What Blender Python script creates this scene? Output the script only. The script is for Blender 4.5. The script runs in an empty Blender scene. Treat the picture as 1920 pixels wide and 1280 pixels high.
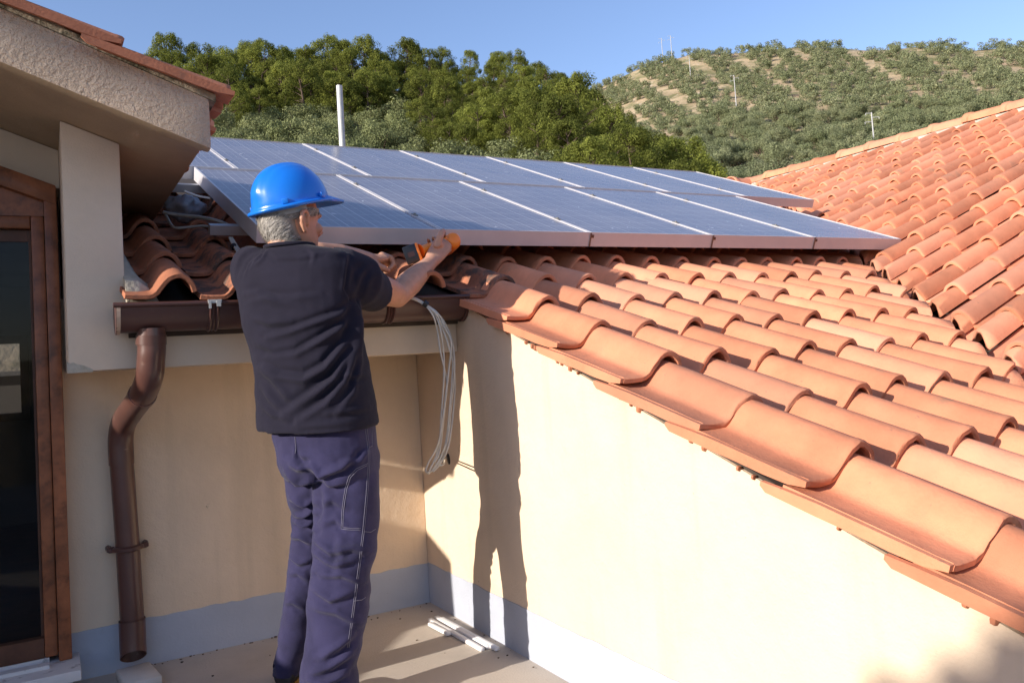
import bpy, bmesh, math, random
import numpy as np
from mathutils import Vector, Matrix, noise
from mathutils.bvhtree import BVHTree

random.seed(7)
rng = np.random.default_rng(11)
SC = bpy.context.scene
COL = SC.collection

# ------------------------------------------------------------------ camera
YAW, PITCH, ROLL = (math.radians(a) for a in (29.55118751, 3.01031139, -3.63499588))
FPX, CX, CY, CAMH = 1549.5287, 960.0, 575.934, 1.1
_f = np.array([math.sin(YAW) * math.cos(PITCH), math.cos(YAW) * math.cos(PITCH), math.sin(PITCH)])
_r = np.array([math.cos(YAW), -math.sin(YAW), 0.0])
_u = np.cross(_r, _f)
CR = math.cos(ROLL) * _r + math.sin(ROLL) * _u
CU = -math.sin(ROLL) * _r + math.cos(ROLL) * _u
CAM = np.array([0.0, 0.0, CAMH])
cam_data = bpy.data.cameras.new('camera')
cam = bpy.data.objects.new('camera', cam_data)
COL.objects.link(cam)
cam.matrix_world = Matrix(((CR[0], CU[0], -_f[0], 0), (CR[1], CU[1], -_f[1], 0), (CR[2], CU[2], -_f[2], CAMH), (0, 0, 0, 1)))
cam_data.sensor_width = 36.0
cam_data.lens = 36.0 * FPX / 1920.0
cam_data.shift_y = -64.066 / 1920.0
cam_data.clip_start = 0.05
cam_data.clip_end = 6000
SC.camera = cam

# ------------------------------------------------------------------ sky, sun, exposure
SUN_EL, SUN_AZ = math.radians(19.0), math.radians(7.0)      # light travels towards +X and a little +Y
SUNDIR = Vector((math.cos(SUN_EL) * math.cos(SUN_AZ), math.cos(SUN_EL) * math.sin(SUN_AZ), -math.sin(SUN_EL)))
world = bpy.data.worlds.new('World')
SC.world = world
world.use_nodes = True
wn = world.node_tree
wn.nodes.clear()
sky = wn.nodes.new('ShaderNodeTexSky')
sky.sky_type = 'NISHITA'
sky.sun_disc = False
sky.sun_elevation = SUN_EL
sky.sun_rotation = math.radians(270.0) - SUN_AZ
sky.altitude = 100
sky.air_density = 1.0
sky.dust_density = 0.9
sky.ozone_density = 3.6
bg = wn.nodes.new('ShaderNodeBackground')
bg.inputs['Strength'].default_value = 0.14
wo = wn.nodes.new('ShaderNodeOutputWorld')
tint = wn.nodes.new('ShaderNodeMix')
tint.data_type = 'RGBA'
tint.blend_type = 'MULTIPLY'
tint.inputs[0].default_value = 1.0
tint.inputs[7].default_value = (1.20, 1.03, 1.04, 1)
wn.links.new(sky.outputs[0], tint.inputs[6])
wn.links.new(tint.outputs[2], bg.inputs[0])
wn.links.new(bg.outputs[0], wo.inputs[0])
sun_data = bpy.data.lights.new('sun', 'SUN')
sun_data.energy = 4.25
sun_data.angle = math.radians(0.55)
sun_data.color = (1.0, 0.92, 0.83)
sun = bpy.data.objects.new('sun', sun_data)
sun.rotation_euler = SUNDIR.to_track_quat('-Z', 'Y').to_euler()
sun.location = (-20, -2, 12)
COL.objects.link(sun)
SC.view_settings.view_transform = 'Standard'
SC.view_settings.look = 'None'
SC.view_settings.gamma = 1.0
SC.view_settings.use_curve_mapping = False
SC.view_settings.exposure = 0.73
SC.render.engine = 'CYCLES'
SC.cycles.max_bounces = 8
SC.cycles.use_denoising = True
try:
    SC.cycles.use_adaptive_sampling = True
except Exception:
    pass


# ------------------------------------------------------------------ helpers
def ray(px, py):
    return _f + CR * ((px - CX) / FPX) - CU * ((py - CY) / FPX)


def at(px, py, Y):
    """point of the world seen at that pixel of the photograph, at real depth Y"""
    d = ray(px, py)
    return Vector(CAM + d * (Y / d[1]))


def at_x(px, py, X):
    d = ray(px, py)
    return Vector(CAM + d * (X / d[0]))


def at_z(px, py, Z):
    d = ray(px, py)
    return Vector(CAM + d * ((Z - CAMH) / d[2]))


def project(p):
    c = np.asarray(p, float) - CAM
    w = c @ _f
    return np.stack([CX + FPX * (c @ CR) / w, CY - FPX * (c @ CU) / w], -1)


def V(*a):
    return Vector(a if len(a) > 1 else a[0])


class MB:
    """collects shapes for one mesh"""
    def __init__(self):
        self.v, self.f, self.mi = [], [], []

    def add(self, vs, fs, mi=0):
        b = len(self.v)
        self.v.extend([tuple(p) for p in vs])
        self.f.extend([tuple(i + b for i in f) for f in fs])
        self.mi.extend([mi] * len(fs))
        return self

    def box(self, c, s, rot=None, mi=0):
        hx, hy, hz = s[0] / 2, s[1] / 2, s[2] / 2
        vs = [Vector((x, y, z)) for x in (-hx, hx) for y in (-hy, hy) for z in (-hz, hz)]
        if rot is not None:
            vs = [rot @ p for p in vs]
        vs = [p + Vector(c) for p in vs]
        return self.add(vs, [(0, 1, 3, 2), (4, 6, 7, 5), (0, 4, 5, 1), (2, 3, 7, 6), (0, 2, 6, 4), (1, 5, 7, 3)], mi)

    def boxr(self, x0, x1, y0, y1, z0, z1, mi=0):
        return self.box(((x0 + x1) / 2, (y0 + y1) / 2, (z0 + z1) / 2), (x1 - x0, y1 - y0, z1 - z0), None, mi)

    def loft(self, rings, cap=True, closed=True, mi=0):
        n = len(rings[0])
        vs = [p for r in rings for p in r]
        fs = []
        for i in range(len(rings) - 1):
            for j in range(n if closed else n - 1):
                k = (j + 1) % n
                fs.append((i * n + j, i * n + k, (i + 1) * n + k, (i + 1) * n + j))
        if cap:
            fs.append(tuple(range(n - 1, -1, -1)))
            fs.append(tuple((len(rings) - 1) * n + j for j in range(n)))
        return self.add(vs, fs, mi)

    def tube(self, pts, rad, n=8, cap=True, round_ends=False, flat=None, mi=0):
        pts = [Vector(p) for p in pts]
        if not hasattr(rad, '__len__'):
            rad = [rad] * len(pts)
        rad = list(rad)
        if round_ends:
            d0 = (pts[0] - pts[1]).normalized()
            d1 = (pts[-1] - pts[-2]).normalized()
            r0, r1 = rad[0], rad[-1]
            pts = [pts[0] + d0 * r0 * .92, pts[0] + d0 * r0 * .7] + pts + [pts[-1] + d1 * r1 * .7, pts[-1] + d1 * r1 * .92]
            rad = [r0 * .38, r0 * .74] + rad + [r1 * .74, r1 * .38]
        t = [(pts[min(i + 1, len(pts) - 1)] - pts[max(i - 1, 0)]).normalized() for i in range(len(pts))]
        ref = Vector((0, 0, 1)) if abs(t[0].z) < .9 else Vector((1, 0, 0))
        if flat is not None:
            ref = Vector(flat[0])
        nrm = (ref - t[0] * ref.dot(t[0])).normalized()
        rings = []
        for i, p in enumerate(pts):
            nrm = (nrm - t[i] * nrm.dot(t[i])).normalized()
            b = t[i].cross(nrm)
            sa, sb = (1, 1) if flat is None else (flat[1], 1)
            rings.append([p + nrm * (math.cos(2 * math.pi * j / n) * rad[i] * sa) + b * (math.sin(2 * math.pi * j / n) * rad[i] * sb) for j in range(n)])
        return self.loft(rings, cap, True, mi)

    def ellipsoid(self, c, ax, n=12, m=8, mi=0):
        """ax: three semi-axis vectors"""
        c = Vector(c)
        rings = []
        for i in range(1, m):
            th = math.pi * i / m
            rings.append([c + ax[2] * (-math.cos(th)) + ax[0] * (math.sin(th) * math.cos(2 * math.pi * j / n)) + ax[1] * (math.sin(th) * math.sin(2 * math.pi * j / n)) for j in range(n)])
        return self.loft(rings, True, True, mi)

    def mesh(self, name, smooth=None):
        me = bpy.data.meshes.new(name)
        me.from_pydata([tuple(p) for p in self.v], [], self.f)
        me.polygons.foreach_set('material_index', self.mi)
        me.update()
        bm = bmesh.new()
        bm.from_mesh(me)
        bmesh.ops.recalc_face_normals(bm, faces=bm.faces)
        bm.to_mesh(me)
        bm.free()
        if smooth is not None:
            smooth_mesh(me, smooth)
        return me


def smooth_mesh(me, ang=40):
    me.polygons.foreach_set('use_smooth', [True] * len(me.polygons))
    try:
        me.set_sharp_from_angle(angle=math.radians(ang))
    except Exception:
        pass
    me.update()


def put(name, me, mat, parent=None, mw=None):
    """link a mesh as an object; coordinates are world coordinates unless mw is given"""
    o = bpy.data.objects.new(name, me)
    COL.objects.link(o)
    mats = mat if isinstance(mat, (list, tuple)) else [mat]
    if mat is not None and len(me.materials) == 0:
        for m in mats:
            me.materials.append(m)
    if parent is not None:
        o.parent = parent
        o.matrix_parent_inverse = base_matrix(parent).inverted()
    o.matrix_basis = mw if mw is not None else Matrix.Identity(4)
    return o


def base_matrix(o):
    m = o.matrix_basis.copy()
    if o.parent is not None:
        m = base_matrix(o.parent) @ o.matrix_parent_inverse @ m
    return m


def tag(o, label, cat, group=None, kind=None):
    o['label'] = label
    o['category'] = cat
    if group:
        o['group'] = group
    if kind:
        o['kind'] = kind
    return o


def thing(name, label, cat, loc=(0, 0, 0), group=None):
    o = bpy.data.objects.new(name, None)
    o.empty_display_size = .1
    COL.objects.link(o)
    o.location = loc
    return tag(o, label, cat, group)


def structure(o):
    o['kind'] = 'structure'
    return o


def bevel_mesh(me, w, seg=2, ang=35):
    bm = bmesh.new()
    bm.from_mesh(me)
    es = [e for e in bm.edges if len(e.link_faces) == 2 and e.calc_face_angle(0) > math.radians(ang)]
    bmesh.ops.bevel(bm, geom=es, offset=w, segments=seg, affect='EDGES', profile=.6)
    bm.to_mesh(me)
    bm.free()
    smooth_mesh(me, 50)
    return me


def catmull(pts, n=6):
    pts = [Vector(p) for p in pts]
    P = [pts[0] * 2 - pts[1]] + pts + [pts[-1] * 2 - pts[-2]]
    out = []
    for i in range(1, len(P) - 2):
        a, b, c, d = P[i - 1:i + 3]
        for k in range(n):
            t = k / n
            out.append(.5 * ((2 * b) + (c - a) * t + (2 * a - 5 * b + 4 * c - d) * t * t + (3 * b - a - 3 * c + d) * t ** 3))
    out.append(pts[-1])
    return out


# ------------------------------------------------------------------ materials
def material(name, col, rough=.7, var=.12, scale=6., bump=0., bscale=80., metal=0., spec=.4, rnd=0., island=0.,
             stains=(), streak=None, rndmix=None, coat=0., bump2=0., bscale2=8., transl=0., hue=None):
    m = bpy.data.materials.new(name)
    m.use_nodes = True
    nt = m.node_tree
    N, L = nt.nodes, nt.links
    b = N['Principled BSDF']
    b.inputs['Roughness'].default_value = rough
    b.inputs['Metallic'].default_value = metal
    b.inputs['Specular IOR Level'].default_value = spec
    b.inputs['Coat Weight'].default_value = coat
    geo = N.new('ShaderNodeNewGeometry')
    pos = geo.outputs['Position']

    def ns(sc, detail=4, rough_=.6):
        t = N.new('ShaderNodeTexNoise')
        t.inputs['Scale'].default_value = sc
        t.inputs['Detail'].default_value = detail
        t.inputs['Roughness'].default_value = rough_
        L.new(pos, t.inputs['Vector'])
        return t.outputs['Fac']

    def mix(fac, a, c, mode='MIX'):
        x = N.new('ShaderNodeMix')
        x.data_type = 'RGBA'
        x.blend_type = mode
        for s, val in ((0, fac), (6, a), (7, c)):
            if isinstance(val, (int, float)):
                x.inputs[s].default_value = val
            elif isinstance(val, tuple):
                x.inputs[s].default_value = (*val[:3], 1)
            else:
                L.new(val, x.inputs[s])
        return x.outputs[2]

    def ramp(fac, lo, hi):
        r = N.new('ShaderNodeMapRange')
        r.inputs['From Min'].default_value = lo
        r.inputs['From Max'].default_value = hi
        L.new(fac, r.inputs['Value'])
        return r.outputs['Result']

    lo = tuple(max(0, c * (1 - var)) for c in col)
    hi = tuple(min(1, c * (1 + var)) for c in col)
    if hue:
        hi = hue
    c = mix(ramp(ns(scale), .3, .7), lo, hi)
    for (scol, ssc, t0, t1, amt) in stains:
        f = ramp(ns(ssc, 6, .65), t0, t1)
        mm = N.new('ShaderNodeMath')
        mm.operation = 'MULTIPLY'
        mm.inputs[1].default_value = amt
        mm.use_clamp = True
        L.new(f, mm.inputs[0])
        c = mix(mm.outputs[0], c, scol)
    if streak:
        mp_ = N.new('ShaderNodeMapping')
        mp_.inputs['Scale'].default_value = (1, 1, .07)
        L.new(pos, mp_.inputs['Vector'])
        t_ = N.new('ShaderNodeTexNoise')
        t_.inputs['Scale'].default_value = streak[1]
        t_.inputs['Detail'].default_value = 5
        L.new(mp_.outputs[0], t_.inputs['Vector'])
        mm = N.new('ShaderNodeMath')
        mm.operation = 'MULTIPLY'
        mm.inputs[1].default_value = streak[4]
        mm.use_clamp = True
        L.new(ramp(t_.outputs['Fac'], streak[2], streak[3]), mm.inputs[0])
        c = mix(mm.outputs[0], c, streak[0])
    if rndmix:
        oi = N.new('ShaderNodeObjectInfo')
        mm = N.new('ShaderNodeMath')
        mm.operation = 'MULTIPLY'
        mm.inputs[1].default_value = 7.31
        fr = N.new('ShaderNodeMath')
        fr.operation = 'FRACT'
        L.new(oi.outputs['Random'], mm.inputs[0])
        L.new(mm.outputs[0], fr.inputs[0])
        m2 = N.new('ShaderNodeMath')
        m2.operation = 'MULTIPLY'
        m2.inputs[1].default_value = rndmix[1]
        L.new(ramp(fr.outputs[0], .45, 1.0), m2.inputs[0])
        c = mix(m2.outputs[0], c, rndmix[0])
    for amt, kind in ((rnd, 'o'), (island, 'i')):
        if amt:
            src = geo.outputs['Random Per Island']
            if kind == 'o':
                oi = N.new('ShaderNodeObjectInfo')
                src = oi.outputs['Random']
            mr = N.new('ShaderNodeMapRange')
            mr.inputs['To Min'].default_value = 1 - amt
            mr.inputs['To Max'].default_value = 1 + amt
            L.new(src, mr.inputs['Value'])
            cb = N.new('ShaderNodeCombineColor')
            for i in range(3):
                L.new(mr.outputs[0], cb.inputs[i])
            c = mix(1.0, c, cb.outputs[0], 'MULTIPLY')
    L.new(c, b.inputs['Base Color'])
    nrm = None
    for (bb, bs) in ((bump2, bscale2), (bump, bscale)):
        if bb:
            bn = N.new('ShaderNodeBump')
            bn.inputs['Strength'].default_value = 1.0
            bn.inputs['Distance'].default_value = bb
            L.new(ns(bs, 5, .6), bn.inputs['Height'])
            if nrm is not None:
                L.new(nrm, bn.inputs['Normal'])
            nrm = bn.outputs[0]
    if nrm is not None:
        L.new(nrm, b.inputs['Normal'])
    if transl:
        tb = N.new('ShaderNodeBsdfTranslucent')
        L.new(c, tb.inputs['Color'])
        ms = N.new('ShaderNodeMixShader')
        ms.inputs[0].default_value = transl
        L.new(b.outputs[0], ms.inputs[1])
        L.new(tb.outputs[0], ms.inputs[2])
        L.new(ms.outputs[0], N['Material Output'].inputs['Surface'])
    return m


M = {}
M['cream'] = material('cream_plaster', (.715, .56, .40), .9, .05, 3, streak=((.46, .36, .24), 9, .56, .78, .35), bump=.0016, bscale=150, bump2=.010, bscale2=7,
                      stains=[((.60, .46, .30), 1.6, .52, .8, .35), ((.30, .24, .17), 34, .70, .74, .7)], spec=.15)
M['greyplaster'] = material('pale_plaster', (.68, .56, .425), .9, .06, 4, bump=.0014, bscale=150, bump2=.003, bscale2=7,
                            stains=[((.42, .36, .28), 2.2, .55, .8, .3)], spec=.15)
M['soffit'] = material('soffit_shade_brown', (.44, .33, .215), .9, .08, 5, bump=.002, bscale=90, spec=.1)  # underside colour darkened to put the shade below the eave into the tone
M['stucco'] = material('rough_stucco', (.76, .60, .45), .95, .10, 9, bump=.034, bscale=88, bump2=.006, bscale2=18,
                       stains=[((.40, .32, .24), 3, .55, .8, .4)], spec=.1)
M['plinth'] = material('blue_grey_plinth_paint', (.41, .435, .49), .85, .06, 5, bump=.001, bscale=120,
                       stains=[((.25, .24, .25), 7, .62, .8, .5), ((.20, .19, .18), 45, .68, .74, .6)], spec=.2)
M['floor'] = material('terrace_concrete', (.50, .44, .37), .9, .1, 4, bump=.0018, bscale=140,
                      stains=[((.30, .25, .20), 2.0, .5, .75, .45), ((.18, .14, .10), 60, .66, .72, .6)], spec=.2)
M['tile'] = material('terracotta', (.60, .235, .125), .82, .14, 7, rndmix=((.64, .33, .22), .42), bump=.0014, bscale=110, rnd=.22, bump2=.003, bscale2=14,
                     stains=[((.59, .25, .14), 5, .5, .75, .6), ((.40, .165, .085), 3.2, .55, .78, .45), ((.24, .19, .12), 6, .62, .74, .6), ((.16, .13, .10), 30, .66, .71, .5), ((.70, .62, .52), 90, .74, .77, .6)], spec=.25)
M['tile_old'] = material('weathered_terracotta', (.40, .155, .085), .88, .2, 9, bump=.003, bscale=110, rnd=.15,
                         stains=[((.10, .075, .06), 14, .46, .60, .9), ((.30, .28, .20), 40, .62, .7, .5)], spec=.2)
M['tile_mid'] = material('aged_terracotta', (.42, .165, .09), .85, .15, 8, bump=.002, bscale=110, rnd=.12,
                         stains=[((.16, .10, .075), 11, .56, .7, .7)], spec=.22)
M['deck'] = material('roof_bed', (.06, .045, .035), .95, .2, 8)
M['mortar'] = material('mortar', (.46, .41, .32), .95, .15, 14, bump=.006, bscale=60,
                       stains=[((.28, .24, .16), 9, .5, .65, .7)])
M['wood'] = material('varnished_wood', (.27, .092, .036), .42, .35, 12, bump=.001, bscale=60, coat=.1,
                     stains=[((.07, .025, .012), 20, .5, .7, .7)])
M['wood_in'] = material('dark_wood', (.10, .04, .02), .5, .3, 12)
M['marble'] = material('white_marble', (.66, .64, .62), .55, .08, 8, stains=[((.22, .2, .18), 22, .6, .7, .7)])
M['brown'] = material('brown_painted_metal', (.085, .036, .028), .38, .12, 6, spec=.5,
                      stains=[((.17, .09, .06), 14, .6, .75, .35)])
M['copper'] = material('brown_pipe_metal', (.098, .042, .031), .35, .14, 7, spec=.55, coat=.2,
                       stains=[((.36, .24, .18), 16, .64, .74, .5)])
M['alu'] = material('aluminium', (.60, .58, .58), .5, .04, 10, metal=.25, spec=.5)
M['alu_dull'] = material('dull_aluminium', (.45, .45, .46), .45, .08, 12, metal=.6)
M['zinc'] = material('galvanised_steel', (.50, .50, .48), .55, .1, 14, metal=.3, stains=[((.42, .24, .14), 5, .62, .72, .6)])
M['cable'] = material('grey_cable', (.62, .58, .50), .6, .06, 20)
M['cable_dk'] = material('dull_cable', (.30, .28, .25), .6, .1, 20)
M['black'] = material('black_plastic', (.02, .02, .022), .35, .1, 20, spec=.5)
M['white'] = material('white_plastic_strip', (.80, .78, .76), .4, .03, 20)
M['block'] = material('pale_stone_block', (.60, .56, .50), .8, .08, 10, bump=.002, bscale=60)
M['skin'] = material('skin', (.52, .275, .175), .5, .10, 30, bump=.0006, bscale=220, spec=.4,
                     stains=[((.55, .22, .15), 11, .5, .75, .5)])
M['skin'].node_tree.nodes['Principled BSDF'].inputs['Subsurface Weight'].default_value = .12
M['skin'].node_tree.nodes['Principled BSDF'].inputs['Subsurface Radius'].default_value = (.012, .005, .003)
M['shirt'] = material('navy_cotton', (.0145, .0130, .0235), .9, .12, 14, bump=.0008, bscale=400, spec=.15)
M['shirt'].node_tree.nodes['Principled BSDF'].inputs['Sheen Weight'].default_value = .05
M['trouser'] = material('blue_work_cloth', (.032, .029, .073), .88, .14, 10, bump=.0009, bscale=300, spec=.15,
                        stains=[((.015, .014, .036), 9, .5, .7, .6)])
M['trouser'].node_tree.nodes['Principled BSDF'].inputs['Sheen Weight'].default_value = .12
M['stitch'] = material('pale_stitching', (.15, .143, .19), .9, .1, 30)
M['hair'] = material('grey_hair', (.36, .33, .29), .55, .2, 40, island=.55, spec=.4)
M['helmet'] = material('blue_helmet_plastic', (.008, .17, .66), .28, .05, 6, spec=.5, coat=.15)
M['band'] = material('grey_band_plastic', (.30, .30, .29), .5, .06, 20)
M['orange'] = material('orange_plastic', (1.0, .26, .025), .33, .05, 12, spec=.5)
M['shoe'] = material('black_leather', (.018, .017, .018), .45, .2, 20)
M['shoe_sole'] = material('tan_sole', (.45, .28, .10), .7, .1, 20)
M['bark'] = material('bark', (.10, .07, .05), .95, .25, 6, bump=.02, bscale=8)
M['pine'] = material('pine_needles', (.165, .195, .042), .75, .35, .25, island=.5, rnd=.22, transl=.5, spec=.12, hue=(.25, .275, .055))
M['olive'] = material('olive_leaves', (.20, .24, .11), .75, .25, .2, island=.35, rnd=.16, transl=.3, spec=.2, hue=(.29, .305, .165))
M['olive_far'] = material('olive_leaves_far', (.20, .24, .115), .8, .25, .12, island=.35, transl=.3, spec=.1, hue=(.29, .305, .17))
M['shrub'] = material('scrub_leaves', (.185, .22, .088), .75, .3, .3, island=.45, rnd=.2, transl=.3, spec=.15, hue=(.265, .285, .13))
M['pole'] = material('concrete_pole', (.42, .42, .41), .8, .06, 2)
# ------------------------------------------------------------------ terrain
def azte(px, py):
    d = ray(px, py)
    return math.atan2(d[0], d[1]), d[2] / math.hypot(d[0], d[1])


def curve(pts, extra=()):
    a = sorted([azte(*p) for p in pts] + list(extra))
    return np.array([p[0] for p in a]), np.array([p[1] for p in a])


LSKY = curve([(-300, 125), (0, 100), (250, 78), (330, 70), (430, 64), (500, 62), (620, 62), (700, 68), (790, 74), (850, 66),
              (930, 52), (1000, 62), (1060, 80), (1120, 116), (1160, 172), (1210, 225), (1270, 280), (1330, 330), (1400, 420)],
             [(-2.2, .05), (-1.2, .30), (1.25, -.1), (3.2, -.1), (-3.2, .05)])
LRAD = curve([(900, 0)], []) and None
RSKY = curve([(700, 320), (1000, 200), (1100, 160), (1150, 140), (1200, 117), (1250, 103), (1300, 88), (1400, 84), (1540, 74), (1620, 80),
              (1720, 76), (1820, 80), (1860, 76), (1920, 80), (2200, 95)],
             [(1.6, .22), (2.3, .05), (3.2, .03), (-1.2, .03), (-3.2, .03)])
AZ_PX = lambda px, py=250: azte(px, py)[0]


def lrad(az):
    a0, a1 = AZ_PX(900), AZ_PX(1340)
    return 108 - 30 * np.clip((az - a0) / (a1 - a0), 0, 1)


def ground(az, r):
    az = np.asarray(az, float)
    r = np.asarray(r, float)
    # near hill
    R0, R1 = 46.0, lrad(az)
    t1 = np.interp(az, *LSKY) - 7.0 / R1
    t0 = np.minimum(.13, t1 - .02)
    s = np.clip((r - R0) / (R1 - R0), 0, 1)
    te = t0 + (t1 - t0) * s ** .85
    zl = CAMH + np.minimum(r, R1) * te - np.maximum(r - R1, 0) * .35
    ramp_ = np.clip((r - 22) / (R0 - 22), 0, 1)
    zl = np.where(r < R0, -9 + (CAMH + R0 * t0 + 9) * ramp_ ** 1.6, zl)
    # far hill
    Q0, Q1 = 88.0, 330.0
    u1 = np.interp(az, *RSKY) - .008
    u0 = np.minimum(.12, u1 - .01)
    s = np.clip((r - Q0) / (Q1 - Q0), 0, 1)
    ue = u0 + (u1 - u0) * s ** .8
    zr = CAMH + np.minimum(r, Q1) * ue - np.maximum(r - Q1, 0) * .25
    ramp_ = np.clip((r - 25) / (Q0 - 25), 0, 1)
    zr = np.where(r < Q0, -9 + (CAMH + Q0 * u0 + 9) * ramp_ ** 2, zr)
    z = np.maximum(np.maximum(zl, zr), -9.0)
    return z


def gz(x, y):
    z = float(ground(math.atan2(x, y), math.hypot(x, y)))
    return z + .9 * noise.noise((x * .045, y * .045, 0)) * min(1, math.hypot(x, y) / 80)


NA, RAD = 420, np.concatenate([np.linspace(4, 40, 10), np.linspace(44, 130, 44), np.linspace(136, 360, 60), np.geomspace(380, 4000, 16)])
tv, tf = [], []
azs = np.concatenate([np.linspace(-math.pi, -.35, 70, endpoint=False), np.linspace(-.35, 1.35, 280, endpoint=False), np.linspace(1.35, math.pi, 70, endpoint=False)])
for a in azs:
    for r in RAD:
        x, y = r * math.sin(a), r * math.cos(a)
        tv.append((x, y, gz(x, y)))
nr = len(RAD)
for i in range(len(azs)):
    k = (i + 1) % len(azs)
    for j in range(nr - 1):
        tf.append((i * nr + j, i * nr + j + 1, k * nr + j + 1, k * nr + j))
tv.append((0, 0, -9))
for i in range(len(azs)):
    tf.append((len(tv) - 1, i * nr, ((i + 1) % len(azs)) * nr))
me = bpy.data.meshes.new('hillside')
me.from_pydata(tv, [], tf)
bm = bmesh.new(); bm.from_mesh(me); bmesh.ops.recalc_face_normals(bm, faces=bm.faces)
if sum(f.normal.z for f in bm.faces) < 0:
    bmesh.ops.reverse_faces(bm, faces=bm.faces)
bm.to_mesh(me); bm.free()
smooth_mesh(me, 80)
M['earth'] = material('dry_hillside', (.38, .30, .19), .95, .2, .12, bump=.25, bscale=.9,
                      stains=[((.17, .165, .08), .05, .50, .62, .9), ((.14, .145, .065), .22, .50, .62, .9), ((.52, .45, .36), .35, .60, .70, .9),
                              ((.42, .29, .19), .09, .56, .66, .8)], spec=.05)
structure(put('hillside', me, M['earth']))


# ------------------------------------------------------------------ trees
def leaf_mesh(mb, clumps, per, size, asp, seed, up=.3):
    g = np.random.default_rng(seed)
    vs, fs = [], []
    base = len(mb.v)
    allv = []
    for (c, rx, rz) in clumps:
        n = per
        d = g.normal(size=(n, 3))
        d /= np.linalg.norm(d, axis=1)[:, None]
        rad = (.45 + .55 * g.random(n) ** .5)[:, None]
        p = np.array(c) + d * rad * np.array([rx, rx, rz])
        nn = d * 1.2 + g.normal(size=(n, 3)) * .45 + np.array([0, 0, up])
        nn /= np.linalg.norm(nn, axis=1)[:, None]
        t = np.cross(nn, g.normal(size=(n, 3)))
        t /= np.linalg.norm(t, axis=1)[:, None]
        b = np.cross(nn, t)
        s = (size * (.6 + .8 * g.random(n)))[:, None]
        q = np.stack([p - t * s * .5 - b * s * asp * .35, p + t * s * .1 - b * s * asp * .6, p + t * s * .6 + b * s * asp * .1, p - t * s * .1 + b * s * asp * .6], 1)
        allv.append(q.reshape(-1, 3))
    A = np.concatenate(allv)
    mb.v.extend(map(tuple, A))
    k = len(A) // 4
    idx = np.arange(k) * 4 + base
    mb.f.extend(zip(idx.tolist(), (idx + 1).tolist(), (idx + 2).tolist(), (idx + 3).tolist()))
    mb.mi.extend([0] * k)


def raw_mesh(mb, name, mat, smooth=False):
    me = bpy.data.meshes.new(name)
    me.from_pydata(mb.v, [], mb.f)
    if smooth:
        smooth_mesh(me, 60)
    me.materials.append(mat)
    return me


def pine_meshes(seed):
    g = random.Random(seed)
    H = 8.0
    tr, cr = MB(), MB()
    lean = Vector((g.uniform(-.8, .8), g.uniform(-.8, .8), 0))
    path = [Vector((0, 0, -.6)), Vector((0, 0, 1.5)) + lean * .2, Vector((0, 0, 4)) + lean * .6, Vector((0, 0, 5.5)) + lean, Vector((0, 0, 7.2)) + lean * 1.1]
    tr.tube(path, [.19, .16, .12, .08, .03], 7)
    clumps = []
    for k in range(58):
        h = g.uniform(.05, 1.0) if k > 6 else g.uniform(.75, 1.0)
        z = .9 + h * (H - 1.5)
        R = 3.3 * math.sqrt(max(.05, 1 - .92 * h * h)) * g.uniform(.45, 1.0)
        a = g.uniform(0, 2 * math.pi)
        c = Vector((R * math.cos(a), R * math.sin(a), z)) + lean * h
        clumps.append((tuple(c), g.uniform(.45, 1.0), g.uniform(.38, .8)))
        if k % 3 == 0:
            b0 = Vector((0, 0, z - .9)) + lean * (h * .9)
            tr.tube([b0, (b0 + c) * .5 + Vector((0, 0, .1)), c], [.06, .045, .02], 5)
    leaf_mesh(cr, clumps, 200, .175, .40, seed, .25)
    return raw_mesh(tr, 'trunk', M['bark'], True), raw_mesh(cr, 'crown', M['pine'])


def olive_meshes(seed, mat, H=4.2, R=2.9, n=24, per=230, size=.16):
    g = random.Random(seed)
    tr, cr = MB(), MB()
    clumps = []
    for k in range(n):
        a = g.uniform(0, 2 * math.pi)
        h = g.uniform(.1, 1)
        rr = R * .78 * math.sqrt(max(0, 1 - (h * 1.15 - .35) ** 2)) * g.uniform(.25, 1)
        c = Vector((rr * math.cos(a), rr * math.sin(a), .9 + h * (H - 1.6)))
        clumps.append((tuple(c), g.uniform(.7, 1.05), g.uniform(.55, .85)))
        if k % 3 == 0:
            tr.tube([Vector((0, 0, .7)), Vector((c.x * .4, c.y * .4, .6 + c.z * .35)), c], [.14, .09, .03], 5)
    tr.tube([Vector((0, 0, -.5)), Vector((.05, 0, .4)), Vector((0, .05, 1.0))], [.24, .19, .15], 6)
    leaf_mesh(cr, clumps, per, size, .55, seed + 50, .3)
    return raw_mesh(tr, 'trunk', M['bark'], True), raw_mesh(cr, 'crown', mat)


def plant(meshes, name, label, cat, group, x, y, s, single=False):
    z = gz(x, y)
    o = bpy.data.objects.new(name, None)
    COL.objects.link(o)
    o.location = (x, y, z)
    o.rotation_euler = (0, 0, random.uniform(0, 6.28))
    o.scale = (s * random.uniform(.9, 1.1), s * random.uniform(.9, 1.1), s * random.uniform(.88, 1.12))
    tag(o, label, cat, group)
    for nm, me in zip(('trunk', 'crown'), meshes):
        c = bpy.data.objects.new(nm, me)
        COL.objects.link(c)
        c.parent = o
    return o


PINES = [pine_meshes(s) for s in range(5)]
OLIVES = [olive_meshes(100 + s, M['olive']) for s in range(4)]
SHRUBS = [olive_meshes(200 + s, M['shrub'], 3.4, 2.4, 18, 220, .15) for s in range(4)]

placed = []


def free(x, y, d, store):
    for (a, b) in store:
        if (a - x) ** 2 + (b - y) ** 2 < d * d:
            return False
    store.append((x, y))
    return True


def on_screen(x, y, z, m=70):
    p = project((x, y, z))
    return -m < p[0] < 1920 + m and p[1] < 420


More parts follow.
